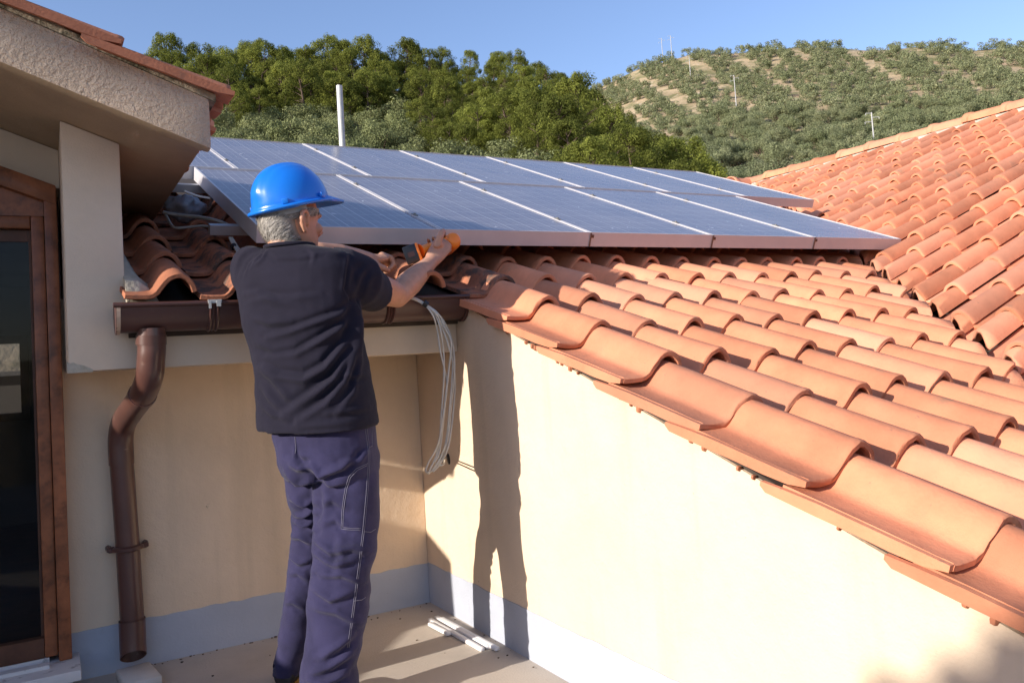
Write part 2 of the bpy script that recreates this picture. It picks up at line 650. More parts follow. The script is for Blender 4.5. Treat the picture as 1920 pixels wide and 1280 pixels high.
a0, a1, aS = AZ_PX(150), AZ_PX(1345), AZ_PX(790)
npine = nshrub = 0
store = []
for t in range(22000):
    az = random.uniform(a0, a1)
    R1 = float(lrad(az))
    r = math.sqrt(random.uniform(47 ** 2, (R1 + 8) ** 2))
    s = (r - 46) / (R1 - 46)
    x, y = r * math.sin(az), r * math.cos(az)
    edge = .70 + .14 * noise.noise((az * 9, 3.1, 0))
    low = s < (edge if az < aS else (.34 if az < AZ_PX(1030) else -1))
    if not on_screen(x, y, gz(x, y) + 4):
        continue
    if float(ground(az, r)) < CAMH + r * .1:
        continue
    if low:
        if nshrub < 260 and free(x, y, 2.5, store):
            plant(random.choice(SHRUBS), 'olive_shrub', 'pale grey green bushy olive on the slope below the pine wood', 'shrub', 'bushy olives below the pine wood', x, y, random.uniform(.75, 1.15))
            nshrub += 1
    elif npine < 298 and free(x, y, 2.75, store):
        plant(random.choice(PINES), 'pine_tree', 'bright green pine in the dense wood on the nearer hill', 'tree', 'pines of the wood on the nearer hill', x, y, random.uniform(.55, .95) * (.70 if az > AZ_PX(840) and s > .55 else 1))
        npine += 1

# far hill: olive trees in rows that run down the slope, with bare strips between some rows
store2 = []
cand = []
b0, b1 = AZ_PX(1080), AZ_PX(2010)
for t in range(26000):
    az = random.uniform(b0, b1)
    r = math.sqrt(random.uniform(92 ** 2, 338 ** 2))
    x, y = r * math.sin(az), r * math.cos(az)
    if float(ground(az, r)) > CAMH + r * (np.interp(az, *RSKY)) + 3:
        continue
    if az < AZ_PX(1345) and r < float(lrad(az)) + 6:
        continue
    # rows: diagonal stripes in plan
    u = (az * 210 + r * .17) / 13.0
    ph = u - math.floor(u)
    gap = noise.noise((math.floor(u) * 1.7, r * .012, 5))
    if ph < .34 and gap > -.55 and r > 125 + 40 * noise.noise((az * 14, 2, 2)):
        continue
    if noise.noise((x * .028, y * .028, 9)) > (.34 if az < AZ_PX(1440) else .45):
        continue
    if not on_screen(x, y, gz(x, y) + 3, 40):
        continue
    if free(x, y, 4.3, store2):
        cand.append((r, x, y))
cand.sort()
far = MB()
lowpoly = []
for s in range(3):
    g = random.Random(900 + s)
    mb = MB()
    cl = []
    for k in range(11):
        a = g.uniform(0, 6.28); h = g.uniform(.1, 1)
        rr = 2.3 * math.sqrt(max(0, 1 - (h * 1.15 - .35) ** 2)) * g.uniform(.2, 1)
        cl.append(((rr * math.cos(a), rr * math.sin(a), .5 + h * 2.6), g.uniform(.75, 1.05), g.uniform(.6, .85)))
    leaf_mesh(mb, cl, 100, .26, .6, 900 + s, .3)
    lowpoly.append((np.array(mb.v), np.array(mb.f)))
fv, ff, off = [], [], 0
for i, (r, x, y) in enumerate(cand):
    s = random.uniform(.85, 1.25)
    if i < 290:
        plant(OLIVES[i % 4], 'olive_tree', 'grey green olive tree on the terraced far hillside', 'tree', 'olive trees in rows on the far hillside', x, y, s)
    else:
        v, f = lowpoly[i % 3]
        a = random.uniform(0, 6.28)
        Rm = np.array([[math.cos(a), -math.sin(a), 0], [math.sin(a), math.cos(a), 0], [0, 0, 1]])
        fv.append(v @ Rm.T * s + np.array([x, y, gz(x, y)]))
        ff.append(f + off)
        off += len(v)
print('TREES pines', npine, 'shrubs', nshrub, 'olives', len(cand))
if fv:
    me = bpy.data.meshes.new('distant_olives')
    me.from_pydata(np.concatenate(fv).tolist(), [], np.concatenate(ff).tolist())
    o = put('distant_olives', me, M['olive_far'])
    tag(o, 'far off olive trees merging along the top of the far hill', 'olive grove', kind='stuff')


# ------------------------------------------------------------------ utility poles on the hill
def utility_pole(px, ptop, pbot, r, label, lean=0.0):
    d0, d1 = ray(px, ptop), ray(px, pbot)
    k0, k1 = r / math.hypot(d0[0], d0[1]), r / math.hypot(d1[0], d1[1])
    top, bot = Vector(CAM + d0 * k0), Vector(CAM + d1 * k1)
    bot = Vector((top.x, top.y, min(bot.z, gz(top.x, top.y)) - .5))
    t = thing('utility_pole', label, 'utility pole', bot, 'power line poles on the far hill')
    mb = MB(); mb.tube([bot, top], [.15, .10], 8)
    put('pole_shaft', mb.mesh('pole_shaft', 50), M['pole'], t)
    w = 1.1
    ex = Vector((CR[0], CR[1], 0)).normalized()
    for k, (dz, l0, l1) in enumerate(((.12, -.9, .1), (.85, -.1, 1.1), (1.6, -1.1, .1))):
        mb = MB()
        c = top - Vector((0, 0, dz))
        mb.tube([c + ex * l0 * w, c + ex * l1 * w], [.055, .055], 5)
        e = c + ex * (l0 if abs(l0) > .5 else l1) * w
        mb.tube([e, e - Vector((0, 0, .35))], [.06, .04], 5)
        put('crossarm', mb.mesh('crossarm', 50), M['pole'], t)
    return t


utility_pole(1634, 211, 330, 150, 'grey utility pole standing close behind the right tiled roof ridge')
utility_pole(1376, 141, 198, 235, 'grey utility pole halfway up the far hill between olives')
utility_pole(1292, 106, 155, 285, 'thin utility pole on the upper far hill below the rocks')
utility_pole(1257, 67, 108, 325, 'taller of two poles against the sky on the hill crest')
utility_pole(1240, 72, 104, 333, 'shorter of two poles against the sky on the hill crest')
# ------------------------------------------------------------------ the house: walls
XW, YB, YF = 1.472, 3.508, 3.066          # side wall, back wall, front of beam and pillar
TH = math.radians(19.412)
ROOF_Z0, ROOF_T = .2998 - .036, math.tan(TH)
roof_z = lambda y: ROOF_Z0 + ROOF_T * y

# floor of the terrace
mb = MB(); mb.boxr(-1.70, XW + .02, -3.4, YB + .02, -.12, 0)
structure(put('terrace_floor', mb.mesh('terrace_floor'), M['floor']))


def wavy_strip(p0, p1, z0, z1, nrm, thick, n, amp, seed):
    """painted band: top edge a little uneven"""
    mb = MB()
    g = random.Random(seed)
    p0, p1, nrm = Vector(p0), Vector(p1), Vector(nrm)
    top, bot, topb = [], [], []
    for i in range(n + 1):
        p = p0.lerp(p1, i / n)
        z = z1 + amp * noise.noise((i * .35, seed, 0)) + amp * .4 * noise.noise((i * 1.3, seed, 4))
        bot.append(p + nrm * thick + Vector((0, 0, z0)))
        top.append(p + nrm * thick + Vector((0, 0, z)))
        topb.append(p + Vector((0, 0, z)))
    vs = bot + top + topb
    m = n + 1
    fs = []
    for i in range(n):
        fs.append((i, i + 1, m + i + 1, m + i))
        fs.append((m + i, m + i + 1, 2 * m + i + 1, 2 * m + i))
    return mb.add(vs, fs)


# side wall of the terrace under the tiled verge (right)
t = thing('terrace_wall', 'sunlit cream rendered side wall with the stepped tile verge along its top', 'wall', (XW, .5, 0))
mb = MB()
ys = np.linspace(YB + .35, -2.4, 60)
rings = []
for y in ys:
    zt = roof_z(y) - .022
    rings.append([(XW, y, -.1), (XW, y, max(.02, zt)), (XW + .22, y, max(.02, zt)), (XW + .22, y, -.1)])
mb.loft(rings)
put('wall_face', mb.mesh('wall_face'), M['cream'], t)
put('plinth', wavy_strip((XW, YB, 0), (XW, -2.4, 0), 0, .176, (-1, 0, 0), .003, 160, .006, 3).mesh('plinth'), M['plinth'], t)
# mortar drips under the verge tiles
mb = MB()
g = random.Random(5)
y = 2.7
while y > -.3:
    r = g.uniform(.003, .0075)
    mb.ellipsoid((XW - .003, y, roof_z(y) - .020), (Vector((.008, 0, 0)), Vector((0, r * 1.3, r * .4)), Vector((0, -r * .5, r * 1.7))), 5, 4)
    y -= g.choice((.02, .035, .05, .12, .16)) * g.uniform(.8, 1.4)
put('mortar_bead', mb.mesh('mortar_bead', 60), M['tile_mid'], t)['kind'] = 'stuff'

# back wall
t = thing('terrace_wall', 'recessed yellow cream back wall behind the man, under the beam', 'wall', (.75, YB, 0))
mb = MB(); mb.boxr(.052, XW - .002, YB, YB + .2, -.1, 1.40)
put('wall_face', mb.mesh('wall_face'), M['cream'], t)
put('plinth', wavy_strip((.052, YB, 0), (XW - .004, YB, 0), 0, .174, (0, -1, 0), .003, 70, .007, 8).mesh('plinth'), M['plinth'], t)

# pillar and eave beam, one rendered L-shaped piece, front face at YF
t = thing('eave_beam', 'pale rendered beam and pillar that carry the brown gutter', 'beam', (.15, YF, 1.1))
mb = MB()
zb = lambda x: 1.122 - .011 * (x - .06) / 1.4
soff = lambda x: 1.891 - .38 * (x - .24)
xs = np.linspace(.064, XW - .002, 24)
P0 = [(x, zb(x) + .003 * noise.noise((x * 7, 2, 0))) for x in xs] + [(XW - .002, 1.30), (.24, 1.30), (.24, soff(.24) - .002), (.064, soff(.064) - .002)]
mb.loft([[(x, YF, z) for x, z in P0], [(x, YB - .001, z) for x, z in P0]])
me = mb.mesh('beam_face'); bevel_mesh(me, .006)
put('beam_face', me, M['greyplaster'], t)
mb = MB(); mb.boxr(.066, .238, YB, 4.6, 1.2, soff(.24) - .03)
put('pillar', mb.mesh('pillar'), M['greyplaster'], t)
# broken corner: patch of bare plaster at the foot of the pillar
mb = MB()
rings = []
for i in range(9):
    u = i / 8
    z = 1.122 + .002
    h = .030 * (1 - u) ** .7 * (1 + .3 * noise.noise((i * 1.7, 3, 0))) + .002
    x = .060 + u * .075
    rings.append([(x, YF - .006 * (1 - u), z - .006), (x, YF - .007 * (1 - u) - .002, z + h * .5), (x, YF - .001, z + h), (x, YF + .02, z + h * .4)])
mb.loft(rings)
put('chipped_corner', mb.mesh('chipped_corner', 60), M['mortar'], t)

# cement fillet between pillar and tiles
mb = MB()
rings = []
for i in range(16):
    u = i / 15
    y = 2.965 + u * .62
    base = roof_z(y) + .005
    w = (.10 if u < .22 else .075 - .03 * u) * (1 + .25 * noise.noise((i * .8, 7, 0)))
    h = (.085 if u < .22 else .10) * (1 + .2 * noise.noise((i * .9, 1, 0)))
    if i == 0:
        h *= .35; w *= .8
    rings.append([(.236, y, base - .05), (.236, y, base + h), (.242 + w * .35, y, base + h * .93), (.242 + w * .8, y, base + h * .5), (.242 + w, y, base + .0), (.242 + w, y, base - .05)])
mb.loft(rings)
me = mb.mesh('cement_fillet', 70)
put('cement_fillet', me, M['mortar'], t)

# ------------------------------------------------------------------ dormer with the door (left)
DX0, DXR, YD = -2.05, -.65, 3.46
t = thing('dormer', 'rendered dormer with thick sloping eave over the wooden door', 'dormer', (-.4, 3.2, 0))
mb = MB()
# gable slab: right slope and left slope, .165 thick
XR = -4.2
zr = soff(XR)
rings = []
for y in [2.72, 2.78, 2.80] + list(np.linspace(3.0, 5.6, 12)):
    e = 0 if y < 2.79 else .045  # underside edge raised behind the front, shaped to let sun reach the hand
    rings.append([(x, y, z) for x, z in ((.48, soff(.48) + e), (.32, soff(.32)), (XR, zr), (XR - 1.5, zr - .57), (XR - 1.5, zr - .405), (XR, zr + .165), (.48, soff(.48) + .165))])
n = 7
vs = [p for r in rings for p in r]
fs = []
for i in range(len(rings) - 1):
    for j in range(n):
        k = (j + 1) % n
        fs.append((i * n + j, i * n + k, (i + 1) * n + k, (i + 1) * n + j))
fs += [(0, 1, 2, 5, 6), (2, 3, 4, 5)]
b = (len(rings) - 1) * n
fs += [(b, b + 6, b + 5, b + 2, b + 1), (b + 2, b + 5, b + 4, b + 3)]
mb.add(vs, fs)
me = mb.mesh('eave_slab'); bevel_mesh(me, .012, 2)
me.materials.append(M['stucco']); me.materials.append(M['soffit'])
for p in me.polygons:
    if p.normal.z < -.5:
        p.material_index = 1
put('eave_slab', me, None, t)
# side walls and the wall round the door
mb = MB()
mb.boxr(2 * DXR - .24, 2 * DXR - .06, 3.20, 5.4, -.1, soff(-1.36) - .01); mb.boxr(-4.6, -4.4, YF, 5.4, -.1, soff(-4.2) - .1)
put('side_wall', mb.mesh('side_wall'), M['greyplaster'], t)
mb = MB(); mb.boxr(-1.56, -1.34, 2.81, 3.45, 1.64, soff(-1.34) - .01)
put('sun_blocker', mb.mesh('sun_blocker'), M['greyplaster'], t)  # unseen block added to keep the sun off the pillar
mb = MB()
rings = [[(x, YD + .06, z0) for x, z0 in ((-.86, -.1), (-.86, 2.2), (-1.36, 2.0), (-1.36, -.1))], [(x, YD + .2, z0) for x, z0 in ((-.86, -.1), (-.86, 2.2), (-1.36, 2.0), (-1.36, -.1))]]
mb.loft(rings)
put('door_wall', mb.mesh('door_wall'), M['greyplaster'], t)
# gable wall above the door frame, up to the soffit
mb = MB()
zt = lambda x: 1.815 - .38 * (x - .05)
P0 = [(.063, zt(.063) + .0), (.063, soff(.063) - .003), (DXR, soff(DXR) - .003), (-1.36, soff(-1.36) - .003), (-1.36, zt(.05)), (DXR, zt(DXR))]
mb.loft([[(x, YD + .02, z) for x, z in P0], [(x, YD + .2, z) for x, z in P0]])
put('gable_wall', mb.mesh('gable_wall'), M['greyplaster'], t)

# room behind the door (dark)
room = thing('room', 'dark room seen through the wooden door', 'room', (-.5, 5, 0))
mb = MB(); mb.boxr(-3.2, .05, YD + .21, 7.8, -.12, -.02)
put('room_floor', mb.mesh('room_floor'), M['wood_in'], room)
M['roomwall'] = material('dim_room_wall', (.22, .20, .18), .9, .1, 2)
mb = MB()
mb.boxr(-3.2, -.62, 7.7, 7.8, -.02, 2.6); mb.boxr(-.12, .05, 7.7, 7.8, -.02, 2.6); mb.boxr(-.62, -.12, 7.7, 7.8, -.02, .80); mb.boxr(-.62, -.12, 7.7, 7.8, 1.47, 2.6)
mb.boxr(.051, .06, YD + .21, 7.8, -.02, 1.8); mb.boxr(-3.3, -3.2, YD + .21, 7.8, -.02, 2.6)
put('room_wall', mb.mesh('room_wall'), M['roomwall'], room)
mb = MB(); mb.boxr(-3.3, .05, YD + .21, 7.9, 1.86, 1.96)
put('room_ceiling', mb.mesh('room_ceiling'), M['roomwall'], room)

# door: outer frame with a sloping head, inner sash with glass, marble sill
d = thing('wooden_door', 'varnished brown wooden door frame with glazed sash, left of the pillar', 'door', (-.2, YD, .05))


def jamb(px_pairs, Y0, Y1, name, mat, mi=M['wood']):
    pass


# measured on the photograph at Y = YD
xo_r, xo_l = .050, -.020        # outer frame upright
mb = MB(); mb.boxr(.0095, .0515, YD - .03, YD + .06, .1035, zt(.05) - .004)
me = mb.mesh('door_jamb'); bevel_mesh(me, .006)
put('door_jamb', me, M['wood'], d)
mb = MB(); mb.boxr(-1.36, -1.30, YD - .03, YD + .06, .075, zt(.05) - .004)
me = mb.mesh('door_jamb'); bevel_mesh(me, .006)
put('door_jamb', me, M['wood'], d)
mb = MB()
mb.loft([[(.05, y0, zt(.05) - .075), (.05, y0, zt(.05) - .003), (DXR, y0, zt(DXR) - .003), (DXR, y0, zt(DXR) - .075)] for y0 in (YD - .034, YD + .058)])
mb.loft([[(-1.35, y0, zt(.05) - .075), (-1.35, y0, zt(.05) - .003), (DXR, y0, zt(DXR) - .003), (DXR, y0, zt(DXR) - .075)] for y0 in (YD - .034, YD + .058)])
me = mb.mesh('sloping_head'); bevel_mesh(me, .005)
put('sloping_head', me, M['wood'], d)
mb = MB(); mb.boxr(-.034, .0085, YD - .012, YD + .05, .121, 1.70)
me = mb.mesh('sash_stile'); bevel_mesh(me, .007)
put('sash_stile', me, M['wood'], d)
mb = MB(); mb.boxr(-.66, -.035, YD - .010, YD + .048, 1.655, 1.70)
me = mb.mesh('sash_rail'); bevel_mesh(me, .006)
put('sash_rail', me, M['wood'], d)
mb = MB(); mb.boxr(-.043, -.035, YD + .02, YD + .046, .191, 1.652); mb.boxr(-.66, -.044, YD + .02, YD + .046, 1.61, 1.652)
put('glazing_bead', mb.mesh('glazing_bead'), M['wood_in'], d)
mb = MB(); mb.boxr(-.66, -.035, YD - .010, YD + .048, .121, .19)
put('sash_rail', mb.mesh('sash_rail'), M['wood_in'], d)
# panel above the sash, closing the sloping head
mb = MB(); mb.loft([[(.0085, y0, 1.702), (.0085, y0, zt(0) - .079), (DXR, y0, zt(DXR) - .076), (DXR, y0, 1.702)] for y0 in (YD + .0, YD + .045)])
put('head_panel', mb.mesh('head_panel'), M['wood'], d)
gm = bpy.data.materials.new('window_glass'); gm.use_nodes = True
gb = gm.node_tree.nodes['Principled BSDF']
gb.inputs['Transmission Weight'].default_value = 1; gb.inputs['Roughness'].default_value = .02; gb.inputs['IOR'].default_value = 1.25
gb.inputs['Base Color'].default_value = (.55, .56, .58, 1)
mb = MB(); mb.boxr(-.66, -.042, YD + .026, YD + .032, .185, 1.62)
put('glass_pane', mb.mesh('glass_pane'), gm, d)
# inner window at the far side of the room
w = thing('inner_window', 'small window in the dark room seen through the door glass', 'window', (-.37, 7.7, .9))
mb = MB(); mb.boxr(-.62, -.56, 7.66, 7.75, .80, 1.47); mb.boxr(-.18, -.12, 7.66, 7.75, .80, 1.47); mb.boxr(-.56, -.18, 7.66, 7.75, .80, .86); mb.boxr(-.56, -.18, 7.66, 7.75, 1.41, 1.47)
put('window_frame', mb.mesh('window_frame'), M['wood_in'], w)
mb = MB(); mb.boxr(-.565, -.175, 7.70, 7.705, .855, 1.415)
put('glass_pane', mb.mesh('glass_pane'), gm, w)
# what stands outside that window: grey rendered wall with a coping and a rail
yw = thing('yard_wall', 'grey wall with a pale coping outside the small inner window', 'wall', (-.5, 8.7, 0))
mb = MB(); mb.boxr(-2.2, .6, 8.6, 8.8, -2, 1.16)
put('wall_face', mb.mesh('wall_face'), M['floor'], yw)
mb = MB(); mb.boxr(-2.2, .6, 8.57, 8.83, 1.161, 1.20)
put('coping', mb.mesh('coping'), M['block'], yw)
# sill
s = thing('door_sill', 'worn white marble door sill with a raised track', 'sill', (-.4, YD - .05, .05))
mb = MB(); mb.boxr(-1.35, .075, YD - .17, YD + .1, .066, .103)
me = mb.mesh('sill_slab'); bevel_mesh(me, .006)
put('sill_slab', me, M['marble'], s)
mb = MB(); mb.boxr(-1.35, -.02, YD - .085, YD - .045, .1035, .116); mb.boxr(-1.35, -.02, YD - .01, YD + .02, .1035, .120)
put('sill_track', mb.mesh('sill_track'), M['marble'], s)
mb = MB(); mb.boxr(-1.36, .05, YD - .06, YD + .2, -.05, .065)
tag(put('step_base', mb.mesh('step_base'), M['plinth']), 'blue grey painted base under the marble sill', 'step')

# left side of the terrace: wall with its own verge, outside the frame
t = thing('terrace_wall', 'cream side wall of the terrace opposite the sunlit one', 'wall', (-1.72, .5, 0))
mb = MB()
LW_X = -1.72
lw = lambda y: roof_z(y) + (.06 if y > 2.86 else -.24)
mb.loft([[(LW_X, y, -.1), (LW_X, y, lw(y)), (LW_X - .22, y, lw(y)), (LW_X - .22, y, -.1)] for y in [YB, 3.2, 2.87, 2.85] + list(np.linspace(2.8, -.4, 20)) if lw(y) > -.05])
put('wall_face', mb.mesh('wall_face'), M['cream'], t)
# unseen stepped block, added to cast the shadow low on the side wall
t = thing('stepped_shadow_caster', 'unseen stepped block added to cast a shadow low on the sunlit side wall', 'shadow caster', (-8.5, -2, -9))
mb = MB()
def caster(y, z, X=-7.0):
    k = (XW - X) / SUNDIR.x
    return y - SUNDIR.y * k, z - SUNDIR.z * k


prev = -6
for y, z in ((.84, .635), (.925, .56), (1.03, .475), (1.18, .395)):
    yy, zz = caster(y, z)
    mb.boxr(-9.5, -7.0, prev, yy, -9, zz)
    prev = yy + .001
put('wall', mb.mesh('wall'), M['cream'], t)

# body of the house below and under the roofs
mb = MB()
mb.boxr(XW + .23, 16, -6, 7.85, -9, -.4)
mb.boxr(-6, XW + .02, -3.5, 7.85, -9, -.13)
structure(put('house_base', mb.mesh('house_base'), M['cream']))

# ------------------------------------------------------------------ roof tiles
T2 = .41
TH2 = math.atan(T2)
RX, RZ = 8.3, T2 * 8.3 - .345                # right roof: ridge line along Y
valley_x = lambda y: (.645 - .03 + ROOF_T * y) / T2
MOD, LEN, EXP = .207, .405, .3465           # tile pitch across, length, exposure along the slope


def tile_mesh(seed, mat, rake=False, lip=.0018):
    g = random.Random(seed)
    base = [(-.006, .015), (.004, .0135), (.03, .012), (.066, .0125), (.080, .0145), (.092, .024), (.104, .042), (.117, .060), (.131, .074), (.148, .083), (.166, .087),
            (.186, .084), (.204, .074), (.218, .059), (.227, .043), (.233, .025)]
    thick = .016
    base = [(x * .207 / .2267, z) for x, z in base]
    n = len(base)
    outer = [Vector((x, z)) for x, z in base]
    inner = []
    for i in range(n):
        a, b = outer[max(0, i - 1)], outer[min(n - 1, i + 1)]
        d = (b - a).normalized()
        nn = Vector((-d.y, d.x))
        inner.append(outer[i] - nn * thick)
    mb = MB()
    ws = [g.uniform(-.0025, .0025) for _ in range(4)]
    taper = .016
    secs = []
    # (distance along, inset of the profile, lift)
    for k, (y, ins) in enumerate(((0, .0035), (.004, -lip), (.020, -lip), (.030, 0), (.15, 0), (.27, 0), (LEN, 0))):
        o_, i_ = [], []
        sc = 1 - .035 * y / LEN
        for j in range(n):
            lo = outer[j] * 1.0
            li = inner[j] * 1.0
            mid = (lo + li) * .5
            lo = lo.lerp(mid, ins / thick * 1.2)
            li = li.lerp(mid, ins / thick * 1.2)
            wob = ws[0] * math.sin(y * 9 + j * .5) * .6
            xo = -taper * y / LEN * (1 if j < 4 else 0)
            yy = y + (.002 * math.sin(j * 1.1 + seed) + (.0015 * g.uniform(-1, 1)) if k < 3 else 0)
            o_.append((lo.x * sc + xo, yy, lo.y * (1 - .05 * y / LEN) + wob))
            i_.append((li.x * sc + xo, yy, li.y * (1 - .05 * y / LEN) + wob))
        secs.append(o_ + i_[::-1])
    mb.loft([s for s in secs], True, True)
    if rake:
        # hanging side flange of a verge tile
        mb.loft([[(-.006 - taper * u - e - .006 * u, y, .0145 - d0 - .010 * max(0, u - .8) / .4) for (e, d0) in ((0, 0), (.013, .000), (.014, .024 + b), (0, .022 + b))] for (y, u, b) in
                 ((.0, 0, -.010), (.05, .12, .001), (.12, .3, .004), (.2, .5, .003), (.30, .75, .005), (.39, .96, .001), (LEN + .03, 1.08, -.002), (LEN + .048, 1.12, -.014))])
    me = mb.mesh('roof_tile', 42)
    me.materials.append(mat)
    return me


RTILES = [tile_mesh(70 + s, M['tile'], False, 0.0) for s in range(4)]
TILES = [tile_mesh(s, M['tile']) for s in range(5)]
DRAKES = [tile_mesh(30 + s, M['tile_mid'], True) for s in range(2)]
RAKES = [tile_mesh(20 + s, M['tile'], True) for s in range(3)]
OLDT = [tile_mesh(40 + s, M['tile_old']) for s in range(3)]
MIDT = [tile_mesh(50 + s, M['tile_mid']) for s in range(3)]


def frame_matrix(o, ex, ey, ez):
    return Matrix(((ex[0], ey[0], ez[0], o[0]), (ex[1], ey[1], ez[1], o[1]), (ex[2], ey[2], ez[2], o[2]), (0, 0, 0, 1)))


TILT = math.atan(.023 / EXP)


def lay(root, me, o, ex, ey, ez, jig=1.0, cut=None, tilt=None):
    g = random
    yaw = g.gauss(0, .013) * jig
    roll = g.gauss(0, .013) * jig
    loc = Vector(o) + Vector(ex) * g.gauss(0, .003) * jig + Vector(ey) * g.gauss(0, .006) * jig + Vector(ez) * (.023 + g.uniform(0, .006))
    mw = frame_matrix(loc, ex, ey, ez) @ Matrix.Rotation(-(TILT if tilt is None else tilt) + g.gauss(0, .004) * jig, 4, 'X') @ Matrix.Rotation(yaw, 4, 'Z') @ Matrix.Rotation(roll, 4, 'Y')
    if cut is not None:
        co, no = cut
        me2 = me.copy()
        bm = bmesh.new(); bm.from_mesh(me2)
        inv = mw.inverted()
        c = inv @ Vector(co)
        nn = (mw.to_3x3().transposed() @ Vector(no)).normalized()
        geom = bm.verts[:] + bm.edges[:] + bm.faces[:]
        r = bmesh.ops.bisect_plane(bm, geom=geom, plane_co=c, plane_no=nn, clear_outer=True, dist=1e-5)
        es = [e for e in r['geom_cut'] if isinstance(e, bmesh.types.BMEdge)]
        try:
            bmesh.ops.edgenet_fill(bm, edges=es)
        except Exception:
            pass
        if len(bm.verts) < 8:
            bm.free(); bpy.data.meshes.remove(me2)
            return None
        bm.to_mesh(me2); bm.free()
        me = me2
    return put('roof_tile', me, None, root, mw)


def in_view(p, m=260, mr=0):
    c = np.asarray(p) - CAM
    if c @ _f < .3:
        return False
    q = project(p)
    return -m < q[0] < 1920 + (mr or m) and -m < q[1] < 1280 + m


# main roof
ex, ey, ez = Vector((1, 0, 0)), Vector((0, math.cos(TH), math.sin(TH))), Vector((0, -math.sin(TH), math.cos(TH)))
main = thing('tiled_roof', 'terracotta roof under the solar panels, falling towards the terrace', 'roof', (3, 3.5, roof_z(3.5)))
vdir = Vector((valley_x(1) - valley_x(0), 1, 0)).normalized()
vn = Vector((vdir.y, -vdir.x, 0))           # points to +X, away from the main roof
nt_main = 0
YK = 2.62
for k in range(-15, 10):
    yk = YK - .3268 * k
    if yk > 7.75:
        continue
    for c in range(-6, 26):
        x = XW + .004 + MOD * c if c >= 0 else 1.150 + .228 * (c + 1)
        if c < 0 and k > -1:
            continue
        if c < -5:
            continue
        if x > valley_x(yk + .2) + .1:
            continue
        if c < 0:
            yk_ = yk - .012
            o = Vector((x, yk_, roof_z(yk_) + .020))
        else:
            o = Vector((x, yk, roof_z(yk)))
        if not in_view(o + Vector((.1, .1, 0))):
            continue
        # wholly hidden under the panels
        if yk > 4.35 and yk < 7.35 and 1.3 < x < 5.1 + .25 * (yk - 3.4) - .5 and x < valley_x(yk) - 1.3:
            continue
        if c < 0 and yk > 5.2:
            continue
        if c < 0:
            me = random.choice(OLDT) if random.random() < .75 else random.choice(MIDT)
            if x < .40:
                me = random.choice(MIDT)
        elif c == 0:
            me = random.choice(RAKES)
        else:
            me = random.choice(TILES)
        if c == 0 and k in (-1, -2):
            me = random.choice(OLDT)
        if c == 1 and k in (-2,):
            me = random.choice(MIDT)
        cut = None
        vx = valley_x(yk + .2)
        if x + .45 > valley_x(yk) - .06:
            co = Vector((valley_x(2) - .025, 2, 0))
            cut = (co, vn)
        wav = .010 * math.sin(c * 2.2 + .6) + .004 * math.sin(k * 1.3 + c)
        if lay(main, me, o + ey * wav, ex, ey, ez, 1.0, cut):
            nt_main += 1
# bedding under the tiles
mb = MB()
dn = lambda x, y, d: Vector((x, y, roof_z(y))) - ez * d
P = [(XW + .01, 3.6), (XW + .01, -2.3), (valley_x(-2.3), -2.3), (valley_x(7.9), 7.9), (-3.0, 7.9), (-3.0, 3.09), (XW + .01, 3.09)]
P = [(XW + .01, -2.3), (valley_x(-2.3) if valley_x(-2.3) > XW else XW + .02, -2.3), (valley_x(3.09), 3.09), (XW + .01, 3.09)]
mb.loft([[dn(x, y, d) for x, y in P] for d in (.012, .1)])
P = [(.245, 3.02), (valley_x(3.02), 3.02), (valley_x(7.9), 7.9), (.245, 7.9)]
mb.loft([[dn(x, y, d) for x, y in P] for d in (.0125, .11)])
put('roof_bed', mb.mesh('roof_bed'), M['deck'], main)
# loose mortar and rubble in the valley
mb = MB()
g = random.Random(3)
for i in range(150):
    y = g.uniform(.6, 7.4)
    x = valley_x(y) + g.uniform(-.05, .07)
    r = g.uniform(.012, .035)
    z = roof_z(y) + .0 + g.uniform(0, .03)
    mb.ellipsoid((x, y, z), (Vector((r * 1.3, r * .3, 0)), Vector((-.2 * r, r, 0)), Vector((.1 * r, 0, r * .8))), 6, 4)
rings = []
for i in range(70):
    y = .3 + i * .11
    w = .012 * noise.noise((i * .9, 3, 3))
    x = valley_x(y)
    rings.append([(x - .10, y, roof_z(y) - .02), (x - .05 + w, y, roof_z(y) + .022 + w), (x + .01 + w, y, roof_z(y) + .030 + w * .6), (x + .07, y, roof_z(y) + .03 + w), (x + .11, y, roof_z(y) + .01), (x, y, roof_z(y) - .06)])
mb.loft(rings)
put('valley_mortar', mb.mesh('valley_mortar', 60), M['mortar'], main)['kind'] = 'stuff'


def cap_mesh(L, R, seed):
    mb = MB()
    rings = []
    for (y, s) in ((0, 1.10), (.006, 1.13), (.055, 1.10), (.065, 1.0), (L * .5, .96), (L, .90)):
        o_ = [(R * s * math.cos(a), y, R * s * .80 * math.sin(a)) for a in np.linspace(math.pi, 0, 11)]
        i_ = [((R * s - .014) * math.cos(a), y, (R * s - .014) * .80 * math.sin(a)) for a in np.linspace(0, math.pi, 11)]
        rings.append(o_ + i_)
    mb.loft(rings)
    me = mb.mesh('ridge_cap', 45)
    me.materials.append(M['tile'])
    return me


CAP = cap_mesh(.44, .125, 1)
# main ridge along X, far side
yr = 7.93
for i in range(26):
    x = 1.5 + i * .40
    if x > RX - .2:
        break
    if not in_view((x, yr, roof_z(yr)), 120):
        continue
    put('ridge_cap', CAP, None, main, frame_matrix((x, yr, roof_z(yr) + .03 + .006 * math.sin(i * 2.1)), (0, 1, 0), (1, 0, 0), (0, 0, 1)) @ Matrix.Rotation(random.gauss(0, .02), 4, 'Z'))

